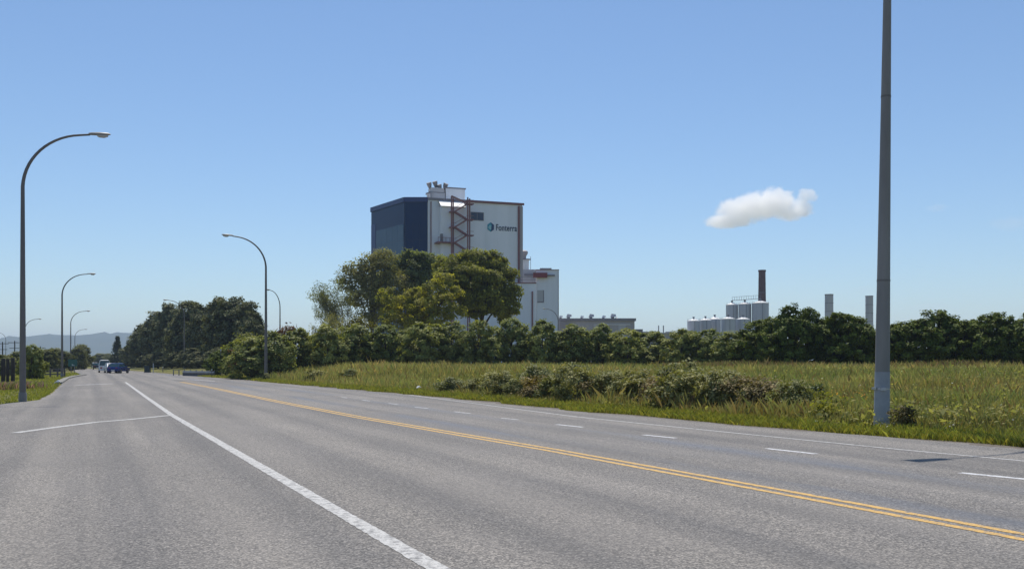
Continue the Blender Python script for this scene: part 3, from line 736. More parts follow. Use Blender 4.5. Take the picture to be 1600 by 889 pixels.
lamp(437.5, 465, -math.pi/2 - .35, 'curved street lamp with its foot hidden behind the hedge corner')
lamp(288, 476, ANG_R + .1, 'curved street lamp standing before the dark round-topped grove')
lamp(872, 490, ANG_R, 'curved street lamp standing before the white factory annex wall')

def big_pole():
    X, Y = G(1377.5, 667); root = empty('roadside_column', (X, Y, -.05)); root.rotation_euler = (0, R(0.75), 0)
    tag(root, 'tall thick grey steel column with pale foot in the roadside grass', 'steel column')
    r0 = 11.8/F*Y; r1 = 5.9/F*Y
    rr = lambda z: r0 + (r1-r0)*z/11.4
    zb = PZ(578, Y)
    path = [(0, 0, z) for z in (zb, 4, 7.9, 11.4, 12.4)]; rad = [rr(p[2]) for p in path]
    for t_ in np.linspace(10, 84, 10):
        a = R(t_); path.append((-3.4*(1-math.cos(a))*.915, -3.4*(1-math.cos(a))*.403, 12.4+1.9*math.sin(a))); rad.append(rr(12.4) - .06*min(1, t_/60))
    MB().tube(path, rad, 20).build('shaft', M['galv_old'], root, 50)
    MB().tube([(0,0,0), (0,0,zb)], [rr(0)+.004, rr(zb)+.004], 20).build('pale_foot', M['pole_foot'], root, 50)  # paler grey over the lowest part of the column
    for z in (PZ(437, Y), PZ(150, Y)): MB().tube([(0,0,z), (0,0,z+.05)], rr(z)+.006, 20).build('joint_collar', M['galv'], root, 50)
    z = PZ(605, Y); MB().tube([(0,0,z), (0,0,z+.03)], rr(z)+.012, 20).build('steel_band', M['steel_band'], root, 50)
    MB().box(-rr(z)-.08, -rr(z)-.01, -.12, .02, z-.01, z+.05).build('band_clip', M['steel_band'], root)
    MB().box(-.12, .02, -rr(1)-.05, -rr(1)-.004, z-.03, z+.05).build('tag_plate', M['lens'], root)
    e = path[-1]; d = Vector((-.915, -.403, .05)); e = Vector(e)
    MB().hexa([tuple(e + d*x + Vector((-.403*s*w, .915*s*w, zz))) for zz, rows in ((-.06, None), (.1, None)) for x, s, w in ((0, 1, .1), (0, -1, .1), (.9, -1, .17), (.9, 1, .17))]).build('luminaire', M['luminaire'], root)
big_pole()

# ------------------------------------------------------------------ foliage generators
def leaf_cloud(rng, centers, spread, nleaf, size, tints, flat=0.35, aspect=0.55, out_from=None):
    """leaf-sized quads scattered round clump centres. centers (n,3), spread (n,3)"""
    n = len(centers); ci = rng.integers(0, n, nleaf)
    pos = centers[ci] + np.clip(rng.normal(0, 1, (nleaf, 3)), -1.8, 1.8) * spread[ci]
    nor = rng.normal(0, 1, (nleaf, 3)); nor[:, 2] = np.abs(nor[:, 2]) + flat
    if out_from is not None: nor = nor*.75 + out_from[ci]*1.3
    nor /= np.linalg.norm(nor, axis=1, keepdims=True)
    t = np.cross(nor, rng.normal(0, 1, (nleaf, 3))); t /= np.linalg.norm(t, axis=1, keepdims=True) + 1e-9
    b = np.cross(nor, t)
    s = size * rng.uniform(0.6, 1.35, (nleaf, 1)); w = s*aspect
    quad = np.stack([pos - t*s*.5, pos + b*w*.5 + nor*s*.06, pos + t*s*.5, pos - b*w*.5 + nor*s*.06], 1)
    ct = rng.uniform(0, 1, (n, 1)); lo, hi = np.array(tints[0]), np.array(tints[1])
    k = np.clip(ct[ci]*.7 + rng.uniform(0, .45, (nleaf, 1)), 0, 1)
    cols = (lo + (hi-lo)*k) * rng.uniform(.85, 1.15, (nleaf, 1))
    return quad, np.repeat(cols, 4, axis=0)

def shell_points(rng, lobes, per, inner=0.72, up=0.15):
    """points through the outer volume of ellipsoid lobes, not deep inside a neighbouring lobe"""
    out = []
    for (c, r) in lobes:
        m = max(4, int(per * (r[0]*r[1]*r[2]) ** (2/3)))
        d = rng.normal(0, 1, (m*2, 3)); d[:, 2] += up; d /= np.linalg.norm(d, axis=1, keepdims=True)
        p = np.array(c) + d*np.array(r)*rng.uniform(inner, 1.0, (m*2, 1))
        keep = np.ones(len(p), bool)
        for (c2, r2) in lobes:
            if c2 is c: continue
            keep &= (((p-np.array(c2))/np.array(r2))**2).sum(1) > 0.42
        d = d[keep][:m]; p = p[keep][:m]; out.append(np.hstack([p, d]))
    p = np.concatenate(out); p = p[p[:, 2] > 0.12]; return p[:, :3], p[:, 3:]

def branchy(rng, H, r, lobes, top=0.7, n=9):
    b = MB(); a = [(0, 0, -.2)]; x = y = 0
    for k in range(1, 6):
        x += rng.normal(0, .04*H/5); y += rng.normal(0, .04*H/5); a.append((x, y, H*top*k/5))
    b.tube(a, [r*(1-.15*i) if i else r*1.25 for i in range(6)], 8)
    big = sorted(lobes, key=lambda l: -l[1][0])[:n]
    for c, rr in big:
        z0 = min(H*top*.95, max(H*.12, c[2]*rng.uniform(.35, .65))); i = min(4, int(z0/(H*top)*5)); s = Vector(a[i]).lerp(Vector(a[i+1]), .5)
        e = Vector(c); mid = s.lerp(e, .5) + Vector((rng.normal(0, .1), rng.normal(0, .1), .08*H/5))
        b.tube([s, mid, e], [r*.45, r*.3, r*.1], 6)
    return b

def tree_variant(seed, H, W, leafm, barkm, nleaf, size, tints, nlobe=10, per=12, lobe=0.34, low=0.1, spread=0.32, base=0.5, flat=.35, inner=.72):
    """one tree: lumpy crown over a branching trunk. low = where the crown starts (fraction of H), base = how much the crown narrows below"""
    rng = np.random.default_rng(seed); lobes = []
    cz = H*(low+1)/2; hz = H*(1-low)/2
    lobes.append((np.array([0, 0, cz]), np.array([W*.36, W*.36, hz*.86])))
    for k in range(nlobe):
        f = (k+.5)/nlobe; zz = low*H + hz*2*(0.12+.8*f); prof = math.sqrt(max(.05, 1-((f-.42)/.62)**2)) * (base + (1-base)*min(1, f*2.2)) * (1 - .55*max(0, f-.45)/.55)
        a = k*2.4 + rng.uniform(-.5, .5); rr = W*.5*prof*rng.uniform(.55, .85)
        L = W*lobe*rng.uniform(.7, 1.15)
        lobes.append((np.array([rr*math.cos(a), rr*math.sin(a), min(zz, H - L*.75)]), np.array([L*.75, L*.75, L*.8])))
    c, od = shell_points(rng, lobes, per, inner)
    sp = np.full((len(c), 3), spread*size/.25) * rng.uniform(.6, 1.3, (len(c), 1)); sp[:, 2] *= .7
    q, cols = leaf_cloud(rng, c, sp, nleaf, size, tints, flat, .62, od)
    q[:, :, 2] = np.maximum(q[:, :, 2], .03)
    cme = np_mesh('crown', q.reshape(-1, 3), 4, leafm, cols)
    tme = branchy(rng, H, .028*H, lobes).mesh('trunk', barkm, 60)
    return tme, cme

VAR = {}
GRN = ((.55, .62, .55), (1.6, 1.52, 1.25))
for s in range(6): VAR['hedge', s] = tree_variant(100+s, 5.0, 4.6, M['hedge'], M['bark'], 9000, .26, GRN, 17, 11, .25, .0, .19, .9, inner=.78)
for s in range(5): VAR['dark', s] = tree_variant(200+s, 6.0, 5.4, M['darkleaf'], M['bark'], 12000, .28, ((.5, .58, .5), (1.7, 1.65, 1.2)), 22, 10, .21, .0, .18, .95, inner=.78)
for s in range(4): VAR['grove', s] = tree_variant(300+s, 11.0, 8.0, M['pine'], M['bark'], 15000, .44, ((.55, .6, .6), (1.6, 1.5, 1.3)), 26, 6, .21, .0, .20, .95, inner=.78)
for s in range(4): VAR['bush', s] = tree_variant(400+s, 1.2, 1.7, M['bramble'], M['bark'], 4200, .10, ((.4, .45, .4), (1.7, 1.65, 1.4)), 13, 36, .25, .0, .30, .9, inner=.7)
for s in range(4, 6): VAR['bush', s] = tree_variant(400+s, 1.2, 1.7, M['bramble'], M['bark'], 3200, .11, ((.5, .42, .36), (1.35, 1.05, .95)), 13, 36, .25, .0, .36, .9, inner=.6)
for s in range(3): VAR['round', s] = tree_variant(500+s, 5.0, 4.4, M['scrub'], M['bark'], 6500, .32, ((.6, .65, .6), (1.45, 1.35, 1.1)), 14, 9, .27, .03, .22, .8, inner=.75)

def plant(name, kind, v, X, Y, H, W, label, cat, group=None, rz=None, ref=None, z=None):
    """a tree or bush of a variant, scaled to its own height and width"""
    h0, w0 = dict(hedge=(5, 4.6), dark=(6, 5.4), grove=(11, 8), bush=(1.2, 1.7), round=(5, 4.4))[kind]
    tme, cme = VAR[kind, v]
    zz = float(terrain(np.array([X]), np.array([Y]))[0]) if z is None else z
    root = empty(name, (X, Y, zz), rj.uniform(0, 6.28) if rz is None else rz); root.scale = (W/w0, W/w0, H/h0)
    link('trunk', tme, root); link('crown', cme, root)
    return tag(root, label, cat, group)

# hedge across the back of the meadow: each tree its own
hed = [(392, 533, 94), (408, 536, 92), (427, 530, 93), (448, 521, 96), (470, 516, 98), (492, 515, 100), (512, 519, 98), (533, 517, 99), (556, 512, 101), (578, 519, 99), (602, 514, 100), (628, 507, 101), (655, 514, 100),
       (682, 503, 101), (706, 507, 102), (728, 514, 100), (752, 508, 101), (775, 505, 102), (800, 503, 102), (824, 512, 101), (848, 511, 101), (872, 507, 102), (893, 513, 100), (916, 511, 101), (938, 512, 102), (958, 514, 101),
       (980, 522, 100), (1002, 530, 99), (1022, 528, 101), (1045, 526, 100), (1064, 522, 98), (1082, 514, 97), (1104, 524, 97), (1124, 513, 95), (1146, 527, 94), (1164, 520, 93)]
for i, (x, y, D) in enumerate(hed):
    D2 = D + rj.uniform(-1.0, 1.0) + (1.2 if i % 2 else -.4); y += (13 if i % 2 else -3) + rj.uniform(-5, 5); X = PX(x, D2); gz = float(terrain(np.array([X]), np.array([D2]))[0])
    plant('hedge_tree', 'hedge', (i*5 + i//3) % 6, X, D2, PZ(y - 3, D2) - gz, rj.uniform(4.0, 5.0), 'bushy glossy green hedge tree ' + ('at the hedge corner by the street lamp' if x < 455 else 'below the grey-green and yellow-green big trees' if x < 700 else 'between the large round tree and the annex wall' if x < 870 else 'before the long low hall' if x < 1000 else 'before the low service building and silos'), 'tree', 'hedge trees behind the meadow')
# darker shelter belt to the right
dk = [(1188, 503, 90), (1212, 489, 88), (1236, 482, 87), (1262, 488, 88), (1288, 492, 88), (1314, 492, 87), (1338, 500, 87), (1356, 512, 88), (1378, 520, 92), (1402, 508, 86), (1430, 493, 86), (1462, 489, 85), (1488, 500, 87), (1506, 497, 84), (1530, 500, 85), (1556, 491, 84), (1580, 496, 84), (1604, 496, 83), (1632, 490, 82), (1665, 495, 82), (1700, 492, 81)]
for i, (x, y, D) in enumerate(dk):
    y += 9 if i % 3 == 1 else -1
    X = PX(x, D); gz = float(terrain(np.array([X]), np.array([D]))[0])
    plant('shelter_tree', 'dark', (i*3) % 5, X, D, PZ(y - 3, D) - gz, rj.uniform(4.0, 5.2), 'dense dark shelter tree ' + ('between the silos and the tall steel column' if x < 1385 else 'beyond the tall steel column, away from the silos'), 'tree', 'shelter belt trees')
# round-topped grove by the far end of the road
gr = [(214, 530, 235, 7), (226, 512, 222, 8), (246, 494, 205, 9), (270, 484, 190, 9), (296, 480, 178, 9), (316, 488, 170, 6.5), (342, 475, 160, 6.5), (362, 475, 158, 8), (388, 481, 155, 6.5), (396, 500, 150, 5), (205, 545, 245, 6)]
for i, (x, y, D, W) in enumerate(gr):
    plant('grove_tree', 'grove', i % 4, PX(x, D), D, PZ(y - 2, D), W, 'tall dark dense tree in the round-topped grove at the road bend', 'tree', 'trees of the dark grove')
for i in range(15):
    x = 205 + i*10.5; D = np.interp(x, [205, 240, 290, 345], [238, 196, 168, 148]) - 2
    plant('grove_shrub', 'grove', i % 3, PX(x, D), D, rj.uniform(2.0, 3.4), rj.uniform(3.6, 4.8), 'dull green undergrowth shrub at the foot of the dark grove', 'shrub', 'undergrowth at the foot of the grove')
# bushes at the hedge corner
for x, y, D, W, k, lab in ((352, 547, 112, 3.6, 'dark', 'dark bushy tree beside the steel barrier'), (338, 554, 118, 3.2, 'dark', 'dark bushy tree beside the steel barrier'), (372, 539, 110, 4.2, 'dark', 'leafy shrub between the steel barrier and the hedge corner'), (362, 564, 106, 2.4, 'hedge', 'leafy shrub between the steel barrier and the hedge corner')):
    plant('corner_shrub', k, int(x) % 3, PX(x, D), D, PZ(y - 3, D), W, lab, 'shrub', 'shrubs by the steel barrier')

def single(name, seed, X, Y, H, W, leafm, barkm, nleaf, size, tints, label, cat, **kw):
    tme, cme = tree_variant(seed, H, W, leafm, barkm, nleaf, size, tints, **kw)
    zz = float(terrain(np.array([X]), np.array([Y]))[0]); root = empty(name, (X, Y, zz)); link('trunk', tme, root); link('crown', cme, root)
    return tag(root, label, cat)
single('red_shrub', 31, PX(372, 101), 101, PZ(546, 101), 1.8, M['redleaf'], M['bark'], 1600, .2, ((.7,.7,.7), (1.3,1.6,1.3)), 'small red-leaved shrub at the hedge corner', 'shrub', nlobe=6, low=.3)
single('lime_shrub', 32, PX(386, 112), 112, PZ(528, 112), 4.2, M['limeleaf'], M['bark'], 3500, .3, ((.7,.7,.7), (1.2,1.2,1.1)), 'lime green shrub rising behind the hedge corner', 'shrub', nlobe=8, low=.1)
single('red_shrub', 33, PX(447, 99.5), 99.5, PZ(516, 99.5), 2.2, M['redleaf'], M['bark'], 1400, .25, ((.6,.9,.7), (1.0,1.5,1.2)), 'brownish red shrub poking from the top of the hedge', 'shrub', nlobe=6, low=.4)
single('bronze_shrub', 34, PX(562, 103), 103, PZ(508, 103), 3.4, M['limeleaf'], M['bark'], 2600, .25, ((.45,.42,.5), (.8,.72,.6)), 'round olive bronze shrub topping the hedge below the grey-green trees', 'shrub', nlobe=8, low=.4)

# big trees in front of the tower: crown shapes given lobe by lobe
def lobed_tree(name, seed, x, D, lobes_px, leafm, barkm, nleaf, size, tints, label, per=7, spread=.5, r=.3, flat=.35, inner=.68):
    rng = np.random.default_rng(seed); X0 = PX(x, D); lobes = []
    for (px, py, rx, ry, dd) in lobes_px:
        k = (D+dd)/F; lobes.append((np.array([PX(px, D+dd)-X0, dd, PZ(py, D+dd)]), np.array([rx*k*1.15, rx*k*1.05, ry*k*1.18])))
    c, od = shell_points(rng, lobes, per, inner); sp = np.full((len(c), 3), spread) * rng.uniform(.6, 1.3, (len(c), 1)); sp[:, 2] *= .7
    q, cols = leaf_cloud(rng, c, sp, nleaf, size, tints, flat, .62, od)
    root = empty(name, (X0, D, 0)); zmax = max(l[0][2] for l in lobes)
    branchy(rng, zmax, r, lobes, .75, 14).build('trunk', barkm, root, 60)
    link('crown', np_mesh('crown', q.reshape(-1, 3), 4, leafm, cols), root)
    return tag(root, label, 'tree')
GT = ((.62, .66, .6), (1.35, 1.3, 1.1))
lobed_tree('broad_tree', 41, 752, 142, [(742, 408, 22, 14, 0), (715, 416, 20, 14, -2), (768, 412, 20, 14, 1), (786, 432, 16, 14, 0), (795, 455, 13, 14, -1), (798, 478, 10, 14, -1), (702, 432, 18, 12, -3), (735, 432, 20, 14, -4), (762, 440, 20, 14, -3), (730, 455, 20, 14, -4), (760, 466, 20, 13, -4), (778, 478, 16, 12, -2), (738, 480, 22, 12, -3), (750, 430, 34, 24, 3), (755, 462, 34, 22, 3), (695, 416, 13, 10, 1), (790, 496, 9, 8, 0)],
           M['bigleaf'], M['bark'], 52000, .40, ((.45, .5, .45), (1.55, 1.45, 1.15)), 'large rounded dark green tree in front of the white tower wall', 9, .42, .42, inner=.8)
lobed_tree('willow_tree', 42, 660, 134, [(694, 440, 18, 11, 1), (676, 452, 18, 11, -1), (656, 462, 18, 10, 0), (632, 470, 18, 10, 0), (705, 458, 16, 11, -1), (690, 472, 20, 11, -2), (662, 480, 20, 11, -2), (634, 490, 18, 11, -1), (706, 488, 18, 10, -2), (675, 496, 22, 11, -2), (612, 484, 14, 12, 1), (616, 502, 16, 12, 0), (648, 506, 22, 10, 0), (680, 475, 26, 18, 3), (645, 485, 26, 18, 3), (605, 462, 12, 12, 2)],
           M['willow'], M['bark'], 22000, .33, ((.5,.55,.55), (1.4,1.28,1.1)), 'bright yellow-green spreading tree in front of the dark tree and tower', 6, .34, .3, .6, .78)
lobed_tree('poplar_tree', 43, 650, 165, [(640, 404, 12, 11, 0), (626, 412, 12, 14, 0), (655, 410, 12, 13, -1), (668, 408, 11, 11, 0), (683, 410, 10, 12, 1), (645, 426, 14, 14, -2), (664, 428, 13, 14, -1), (680, 428, 12, 12, 0), (630, 432, 14, 16, -1), (648, 444, 16, 14, -2), (655, 425, 26, 24, 3), (690, 424, 10, 10, 1)],
           M['greytree'], M['bark'], 22000, .42, ((.4,.5,.45), (1.05,1.1,.9)), 'dark upright tree directly below the blue glass end of the tower', 7, .46, .35, inner=.78)
lobed_tree('poplar_tree', 44, 582, 158, [(600, 400, 11, 9, 0), (588, 408, 12, 11, 1), (574, 412, 11, 11, 0), (560, 418, 11, 12, 0), (545, 424, 10, 12, 0), (540, 440, 10, 14, 0), (556, 440, 14, 16, -1), (575, 434, 14, 16, -1), (595, 428, 14, 18, -1), (612, 416, 12, 14, 2), (570, 460, 16, 16, -1), (592, 456, 16, 18, -2), (612, 446, 14, 18, 0), (552, 466, 10, 14, 0), (598, 482, 18, 14, -2), (580, 488, 14, 12, -1), (615, 472, 14, 14, 0), (590, 440, 26, 34, 3), (612, 498, 16, 14, -2), (630, 448, 14, 16, 3)],
           M['greytree'], M['pale_bark'], 26000, .34, ((.6,.58,.58), (1.3,1.18,1.0)), 'grey-green upright tree with pale stems left of the tower', 7, .5, .3, inner=.72)

def bare_tree(name, seed, x, D, ytop, W, label, lean=0, nleaf=2600):
    """open upright tree: many rising stems with sparse leaves at the twigs"""
    rng = np.random.default_rng(seed); H = PZ(ytop, D); root = empty(name, (PX(x, D), D, 0)); b = MB(); tips = []
    def grow(p, d, L, r, lev):
        q = p + d*L*.5 + Vector((rng.normal(0,.05)*L, rng.normal(0,.05)*L, 0)); e = p + d*L
        b.tube([p, q, e], [r, r*.8, r*.6], 5, False)
        if lev == 0: tips.append(e); tips.append(q); return
        for k in range(3):
            nd = (d + Vector((rng.normal(lean*.1, .32), rng.normal(0, .32), rng.uniform(.05, .35)))).normalized(); grow(e if k else q, nd, L*rng.uniform(.62, .82), r*.62, lev-1)
    for k in range(3):
        d = Vector((rng.normal(lean*.15, .16), rng.normal(0, .16), 1)).normalized(); grow(Vector((rng.normal(0,.3), 0, -.2)), d, H*.34, .13, 3)
    b.build('trunk', M['pale_bark'], root, 60)
    c = np.array([tuple(t) for t in tips]); q, cols = leaf_cloud(rng, c, np.full((len(c), 3), .38), nleaf, .22, ((.7,.7,.7), (1.2,1.1,1.0)))
    link('crown', np_mesh('crown', q.reshape(-1, 3), 4, M['greytree'], cols), root)
    return tag(root, label, 'tree')
bare_tree('open_tree', 51, 553, 154, 424, 6, 'thin open-branched pale tree at the edge of the big trees', -.6, 11000)
bare_tree('open_tree', 52, 537, 146, 478, 4, 'small sparse pale tree showing above the hedge beside the big trees', -.8, 4500)

# ------------------------------------------------------------------ left side of the road
for i, (x, y, D, W, k) in enumerate(((50, 541, 96, 2.5, 'hedge'), (58, 557, 97, 1.7, 'hedge'), (42, 550, 98, 2.0, 'hedge'))):
    plant('verge_shrub', k, i, PX(x, D), D, PZ(y-2, D), W, 'dense green shrub behind the mown verge, beside the rail fence', 'shrub', 'verge shrubs by the rail fence')
for i, (x, y, D, W) in enumerate(((2, 556, 120, 4), (30, 552, 130, 4), (12, 560, 118, 3), (-20, 552, 120, 5))):
    plant('back_shrub', 'round', i % 3, PX(x, D), D, PZ(y-2, D), W, 'pale green shrub behind the dark timber posts', 'shrub', 'shrubs behind the timber posts')
for i, (x, y, D, W) in enumerate(((74, 549, 170, 4.5), (85, 545, 180, 5), (98, 551, 175, 4.5))):
    plant('fence_tree', 'round', (i+1) % 3, PX(x, D), D, PZ(y-2, D), W, 'hazy dark tree behind the rail fence', 'tree', 'trees behind the rail fence')
for i, (x, y, D, W) in enumerate(((120, 546, 205, 4.6), (128, 541.5, 215, 4.8), (113, 553, 210, 4))):
    plant('sign_tree', 'round', i, PX(x, D), D, PZ(y-2, D), W, 'round tree directly behind the green road sign', 'tree', 'trees behind the green sign')
for i in range(13):
    x = 132 + i*6 + rj.uniform(-2, 2); D = 430 + rj.uniform(-20, 40)
    plant('distant_tree', 'grove' if i % 2 else 'round', i % 3, PX(x, D), D, PZ(rj.uniform(554, 560), D), rj.uniform(5, 8), 'far hazy tree closing the end of the road', 'tree', 'trees at the far end of the road')
for i in range(12):
    x = -30 + i*13; D = 330 + rj.uniform(-15, 40)
    plant('plain_tree', 'round', i % 3, PX(x, D), D, PZ(rj.uniform(553, 561), D), rj.uniform(6, 9), 'far hazy tree on the plain below the ridge', 'tree', 'trees on the plain below the ridge')

def conifer():
    D = 265; X = PX(183.5, D); H = PZ(527, D); rng = np.random.default_rng(61); root = empty('conifer_tree', (X, D, 0))
    b = MB().tube([(0,0,-.2), (0,0,H)], [.28, .04], 8); cs = []
    for k in range(90):
        f = rng.uniform(.08, 1); z = f*H; L = (1-f)**1.05*3.1*rng.uniform(.55, 1.15)+.1; a = rng.uniform(0, 6.28)
        e = (L*math.cos(a), L*math.sin(a), z - L*.18); b.tube([(0,0,z), e], [.05, .015], 4, False)
        for t_ in (.35, .6, .8, 1): cs.append((e[0]*t_, e[1]*t_, z - L*.18*t_))
    b.build('trunk', M['bark'], root)
    q, c = leaf_cloud(rng, np.array(cs), np.full((len(cs), 3), .22), 7000, .36, ((.5,.55,.6), (.95,1,1)), .5)
    link('crown', np_mesh('crown', q.reshape(-1, 3), 4, M['pine'], c), root); tag(root, 'pointed dark conifer beside the road at the end of the grove', 'tree')
conifer()

# timber posts in the verge
for i, (x, y0, y1) in enumerate(((5, 598, 560), (12, 597.5, 560.5), (20, 596.5, 559))):
    X, Y = G(x, y0); h = (y0-y1)/F*Y
    r = .16 if i != 1 else .12
    o = MB().tube([(0,0,-.1), (.01,0,h*.5), (0,.01,h-.04), (0,.01,h)], [r*1.04, r, r, r*.85], 10).build('timber_post', M['timber'], None, 50)
    o.location = (X, Y, 0); tag(o, 'thick dark timber post standing in the mown verge', 'post', 'dark timber posts in the verge')
# rail fence
def rail_fence():
    a, b = G(67, 589), G(101, 588); root = empty('rail_fence', ((a[0]+b[0])/2, (a[1]+b[1])/2, 0)); tag(root, 'low grey timber rail fence behind the mown verge', 'fence')
    c = Vector(root.location); A = Vector((*a, 0)) - c; B = Vector((*b, 0)) - c
    for k in range(4): p = A.lerp(B, k/3); MB().bar(p, p + Vector((0,0,.95)), .14).build('post', M['grey_timber'], root)
    for z in (.3, .58, .86): MB().bar(A + Vector((0,-.1,z)), B + Vector((0,-.1,z)), .05, .14).build('rail', M['grey_timber'], root)
rail_fence()
# power poles with crossarms
for i, (x, y, D) in enumerate(((4, 534, 250), (23, 532.5, 262), (63, 541, 300))):
    root = empty('power_pole', (PX(x, D), D, 0)); H = PZ(y, D); tag(root, 'thin distant timber power pole with crossarms below the ridge', 'power pole', 'power poles below the ridge')
    MB().tube([(0,0,-.2), (0,0,H)], [.2, .14], 8).build('pole', M['timber'], root)
    for z, w in ((H-.5, 1.7), (H-2.0, 1.3)): MB().bar((-w, -.2, z), (w, -.2, z), .14).build('crossarm', M['timber'], root)
    for k in (-1.5, -.7, .7, 1.5): MB().lathe([(.05, 0), (.08, .1), (.04, .22)], 8, (k, -.2, H-.43)).build('insulator', M['stack'], root)
# green road sign
def road_sign():
    D = 152; root = empty('road_sign', (PX(113.5, D), D, 0)); tag(root, 'green road sign on two posts beside the road', 'road sign')
    w = 7/F*D; z0, z1 = PZ(572.3, D), PZ(561.5, D)
    pn = MB().box(-w, w, -.03, .03, z0, z1).build('panel', M['sign_green'], root)
    for x0, x1, a, b in ((-.12, .1, .2, .32), (.02, .3, .1, .2), (-.05, .12, .1, .2)):
        MB().box(x0, x1, -.036, -.032, z0+a, z0+b).build('white_mark', M['sign_white'], pn)
    for x in (-.27, .27): MB().bar((x, .07, -.2), (x, .07, z1-.05), .09).build('post', M['galv_old'], root)
road_sign()
# steel barrier, marker posts, cabinet on the far right corner
def barrier():
    a, b = G(271, 586.5), G(335, 588); c = Vector(((a[0]+b[0])/2, (a[1]+b[1])/2, 0)); root = empty('steel_barrier', c); tag(root, 'low steel barrier rail over a dark culvert wall at the corner', 'barrier')
    A = Vector((*a, 0)) - c; B = Vector((*b, 0)) - c; A2 = A.lerp(B, .25)
    MB().bar(A2 + Vector((0,.1,.18)), B + Vector((0,.1,.18)), .25, .4).build('culvert_wall', M['concrete_dark'], root)
    MB().bar(A2 + Vector((0,-.12,.5)), B + Vector((0,-.12,.5)), .06, .2).build('rail', M['rail'], root)
    for k in range(8): p = A.lerp(B, k/7); MB().bar(p, p + Vector((0,0,.72)), .1).build('post', M['galv_old'], root)
    MB().bar(A + Vector((0,-.05,.65)), A2 + Vector((0,-.05,.65)), .05, .05).build('hand_rail', M['galv_old'], root)
barrier()
def marker(x, y0, y1, r, label, m):
    X, Y = G(x, y0); h = (y0-y1)/F*Y; root = empty('marker_post', (X, Y, 0)); tag(root, label, 'marker post')
    MB().tube([(0,0,-.1), (0,0,h)], [r, r*.9], 8).build('stem', m, root); MB().tube([(0,0,h-.16), (0,0,h+.01)], [r*1.25, r*1.25], 8).build('cap', M['sign_white'], root)
marker(239.5, 582.5, 568, .05, 'thin pale marker post beside the teal cabinet', M['sign_white'])
marker(345, 588, 546, .055, 'thin tall grey post at the end of the steel barrier', M['galv'])
marker(254.5, 581.5, 573, .07, 'short marker post before the dark grove', M['galv_old'])
marker(331, 588.6, 576.5, .05, 'short white-topped marker post at the steel barrier', M['galv'])
cb_ = empty('utility_cabinet', (PX(230.5, 150), 150, 0)); tag(cb_, 'teal utility cabinet standing before the dark grove', 'cabinet')
MB().box(-.4, .4, -.3, .3, .1, 1.0).build('housing', M['cabinet'], cb_); MB().box(-.45, .45, -.35, .35, 0, .098).build('plinth', M['kerb'], cb_); MB().box(-.44, .44, -.34, .34, 1.002, 1.07).build('lid', M['cabinet'], cb_); MB().box(-.02, .02, -.31, -.302, .2, .95).build('door_gap', M['timber'], cb_)

# ------------------------------------------------------------------ vehicles
def car(name, X, Y, yaw, paint, L, W, prof, cab, label, cat='car'):
    """prof: lower body outline (x,z); cab: (x0,x1 at belt, x2,x3 at roof, zbelt, zroof). x forward."""
    root = empty(name, (X, Y, 0.004), yaw); tag(root, label, cat, 'vehicles on the far road')
    n = len(prof); v = []
    for s, k in ((-1, 1.0), (1, 1.0)):
        for x, z in prof:
            inset = .06 if z > .78*max(p[1] for p in prof) or z < .3 else 0
            v.append((x, s*(W/2-inset), z))
    b = MB().add(v, [tuple(range(n)), tuple(range(2*n-1, n-1, -1))] + [(i, n+i, n+(i+1) % n, (i+1) % n) for i in range(n)])
    o = b.build('body', paint, root)
    import bmesh
    bm = bmesh.new(); bm.from_mesh(o.data); bmesh.ops.recalc_face_normals(bm, faces=bm.faces); bm.to_mesh(o.data); bm.free()
    bv = o.modifiers.new('bevel', 'BEVEL'); bv.width = .05; bv.segments = 2; bv.limit_method = 'ANGLE'
    x0, x1, x2, x3, zb, zr = cab; w0, w1 = W/2-.08, W/2-.24
    P = lambda x, y, z: (x, y, z)
    c8 = [P(x0,-w0,zb), P(x1,-w0,zb), P(x1,w0,zb), P(x0,w0,zb), P(x2,-w1,zr), P(x3,-w1,zr), P(x3,w1,zr), P(x2,w1,zr)]
    MB().hexa(c8).build('cabin_glass', M['car_glass'], root)
    rf = MB().hexa([(x2-.02,-w1-.03,zr-.01), (x3+.02,-w1-.03,zr-.01), (x3+.02,w1+.03,zr-.01), (x2-.02,w1+.03,zr-.01), (x2+.15,-w1+.12,zr+.06), (x3-.15,-w1+.12,zr+.06), (x3-.15,w1-.12,zr+.06), (x2+.15,w1-.12,zr+.06)])
    rf.build('roof', paint, root)
    for s in (-1, 1):
        for xa, xb in ((x0, x2), (x1, x3), ((x0+x1)/2, (x2+x3)/2)):
            MB().bar((xa, s*w0, zb), (xb, s*(w1+.01), zr), .06, .05).build('pillar', paint, root)
        for xw in (-L*.30, L*.31):
            wh = empty('wheel', (xw, s*(W/2-.1), .31)); wh.parent = root
            MB().tube([(0,-.1,0), (0,.1,0)], .31, 16).build('tyre', M['tyre'], wh); MB().tube([(0,-.105,0), (0,.105,0)], .19, 12).build('rim', M['rim'], wh)
        MB().box(-L/2-.02, -L/2+.1, s*(W/2-.36) - .14, s*(W/2-.36) + .14, .62, .84).build('tail_lamp', M['tail'], root)
        MB().box(L/2-.12, L/2+.015, s*(W/2-.36) - .16, s*(W/2-.36) + .16, .58, .72).build('headlamp', M['head'], root)
        MB().box(x1-.35, x1-.2, s*(W/2)-.06, s*(W/2)+.1, zb+.02, zb+.16).build('mirror', paint, root)
    MB().box(-L/2-.06, -L/2+.06, -W/2+.1, W/2-.1, .32, .55).build('bumper', paint, root)
    MB().box(-L/2-.065, -L/2-.061, -.26, .26, .38, .5).build('number_plate', M['sign_white'], root)
    return root
hatch = [(-2.05, .3), (2.0, .28), (2.05, .55), (1.95, .75), (1.0, .92), (-1.95, .95), (-2.1, .7)]
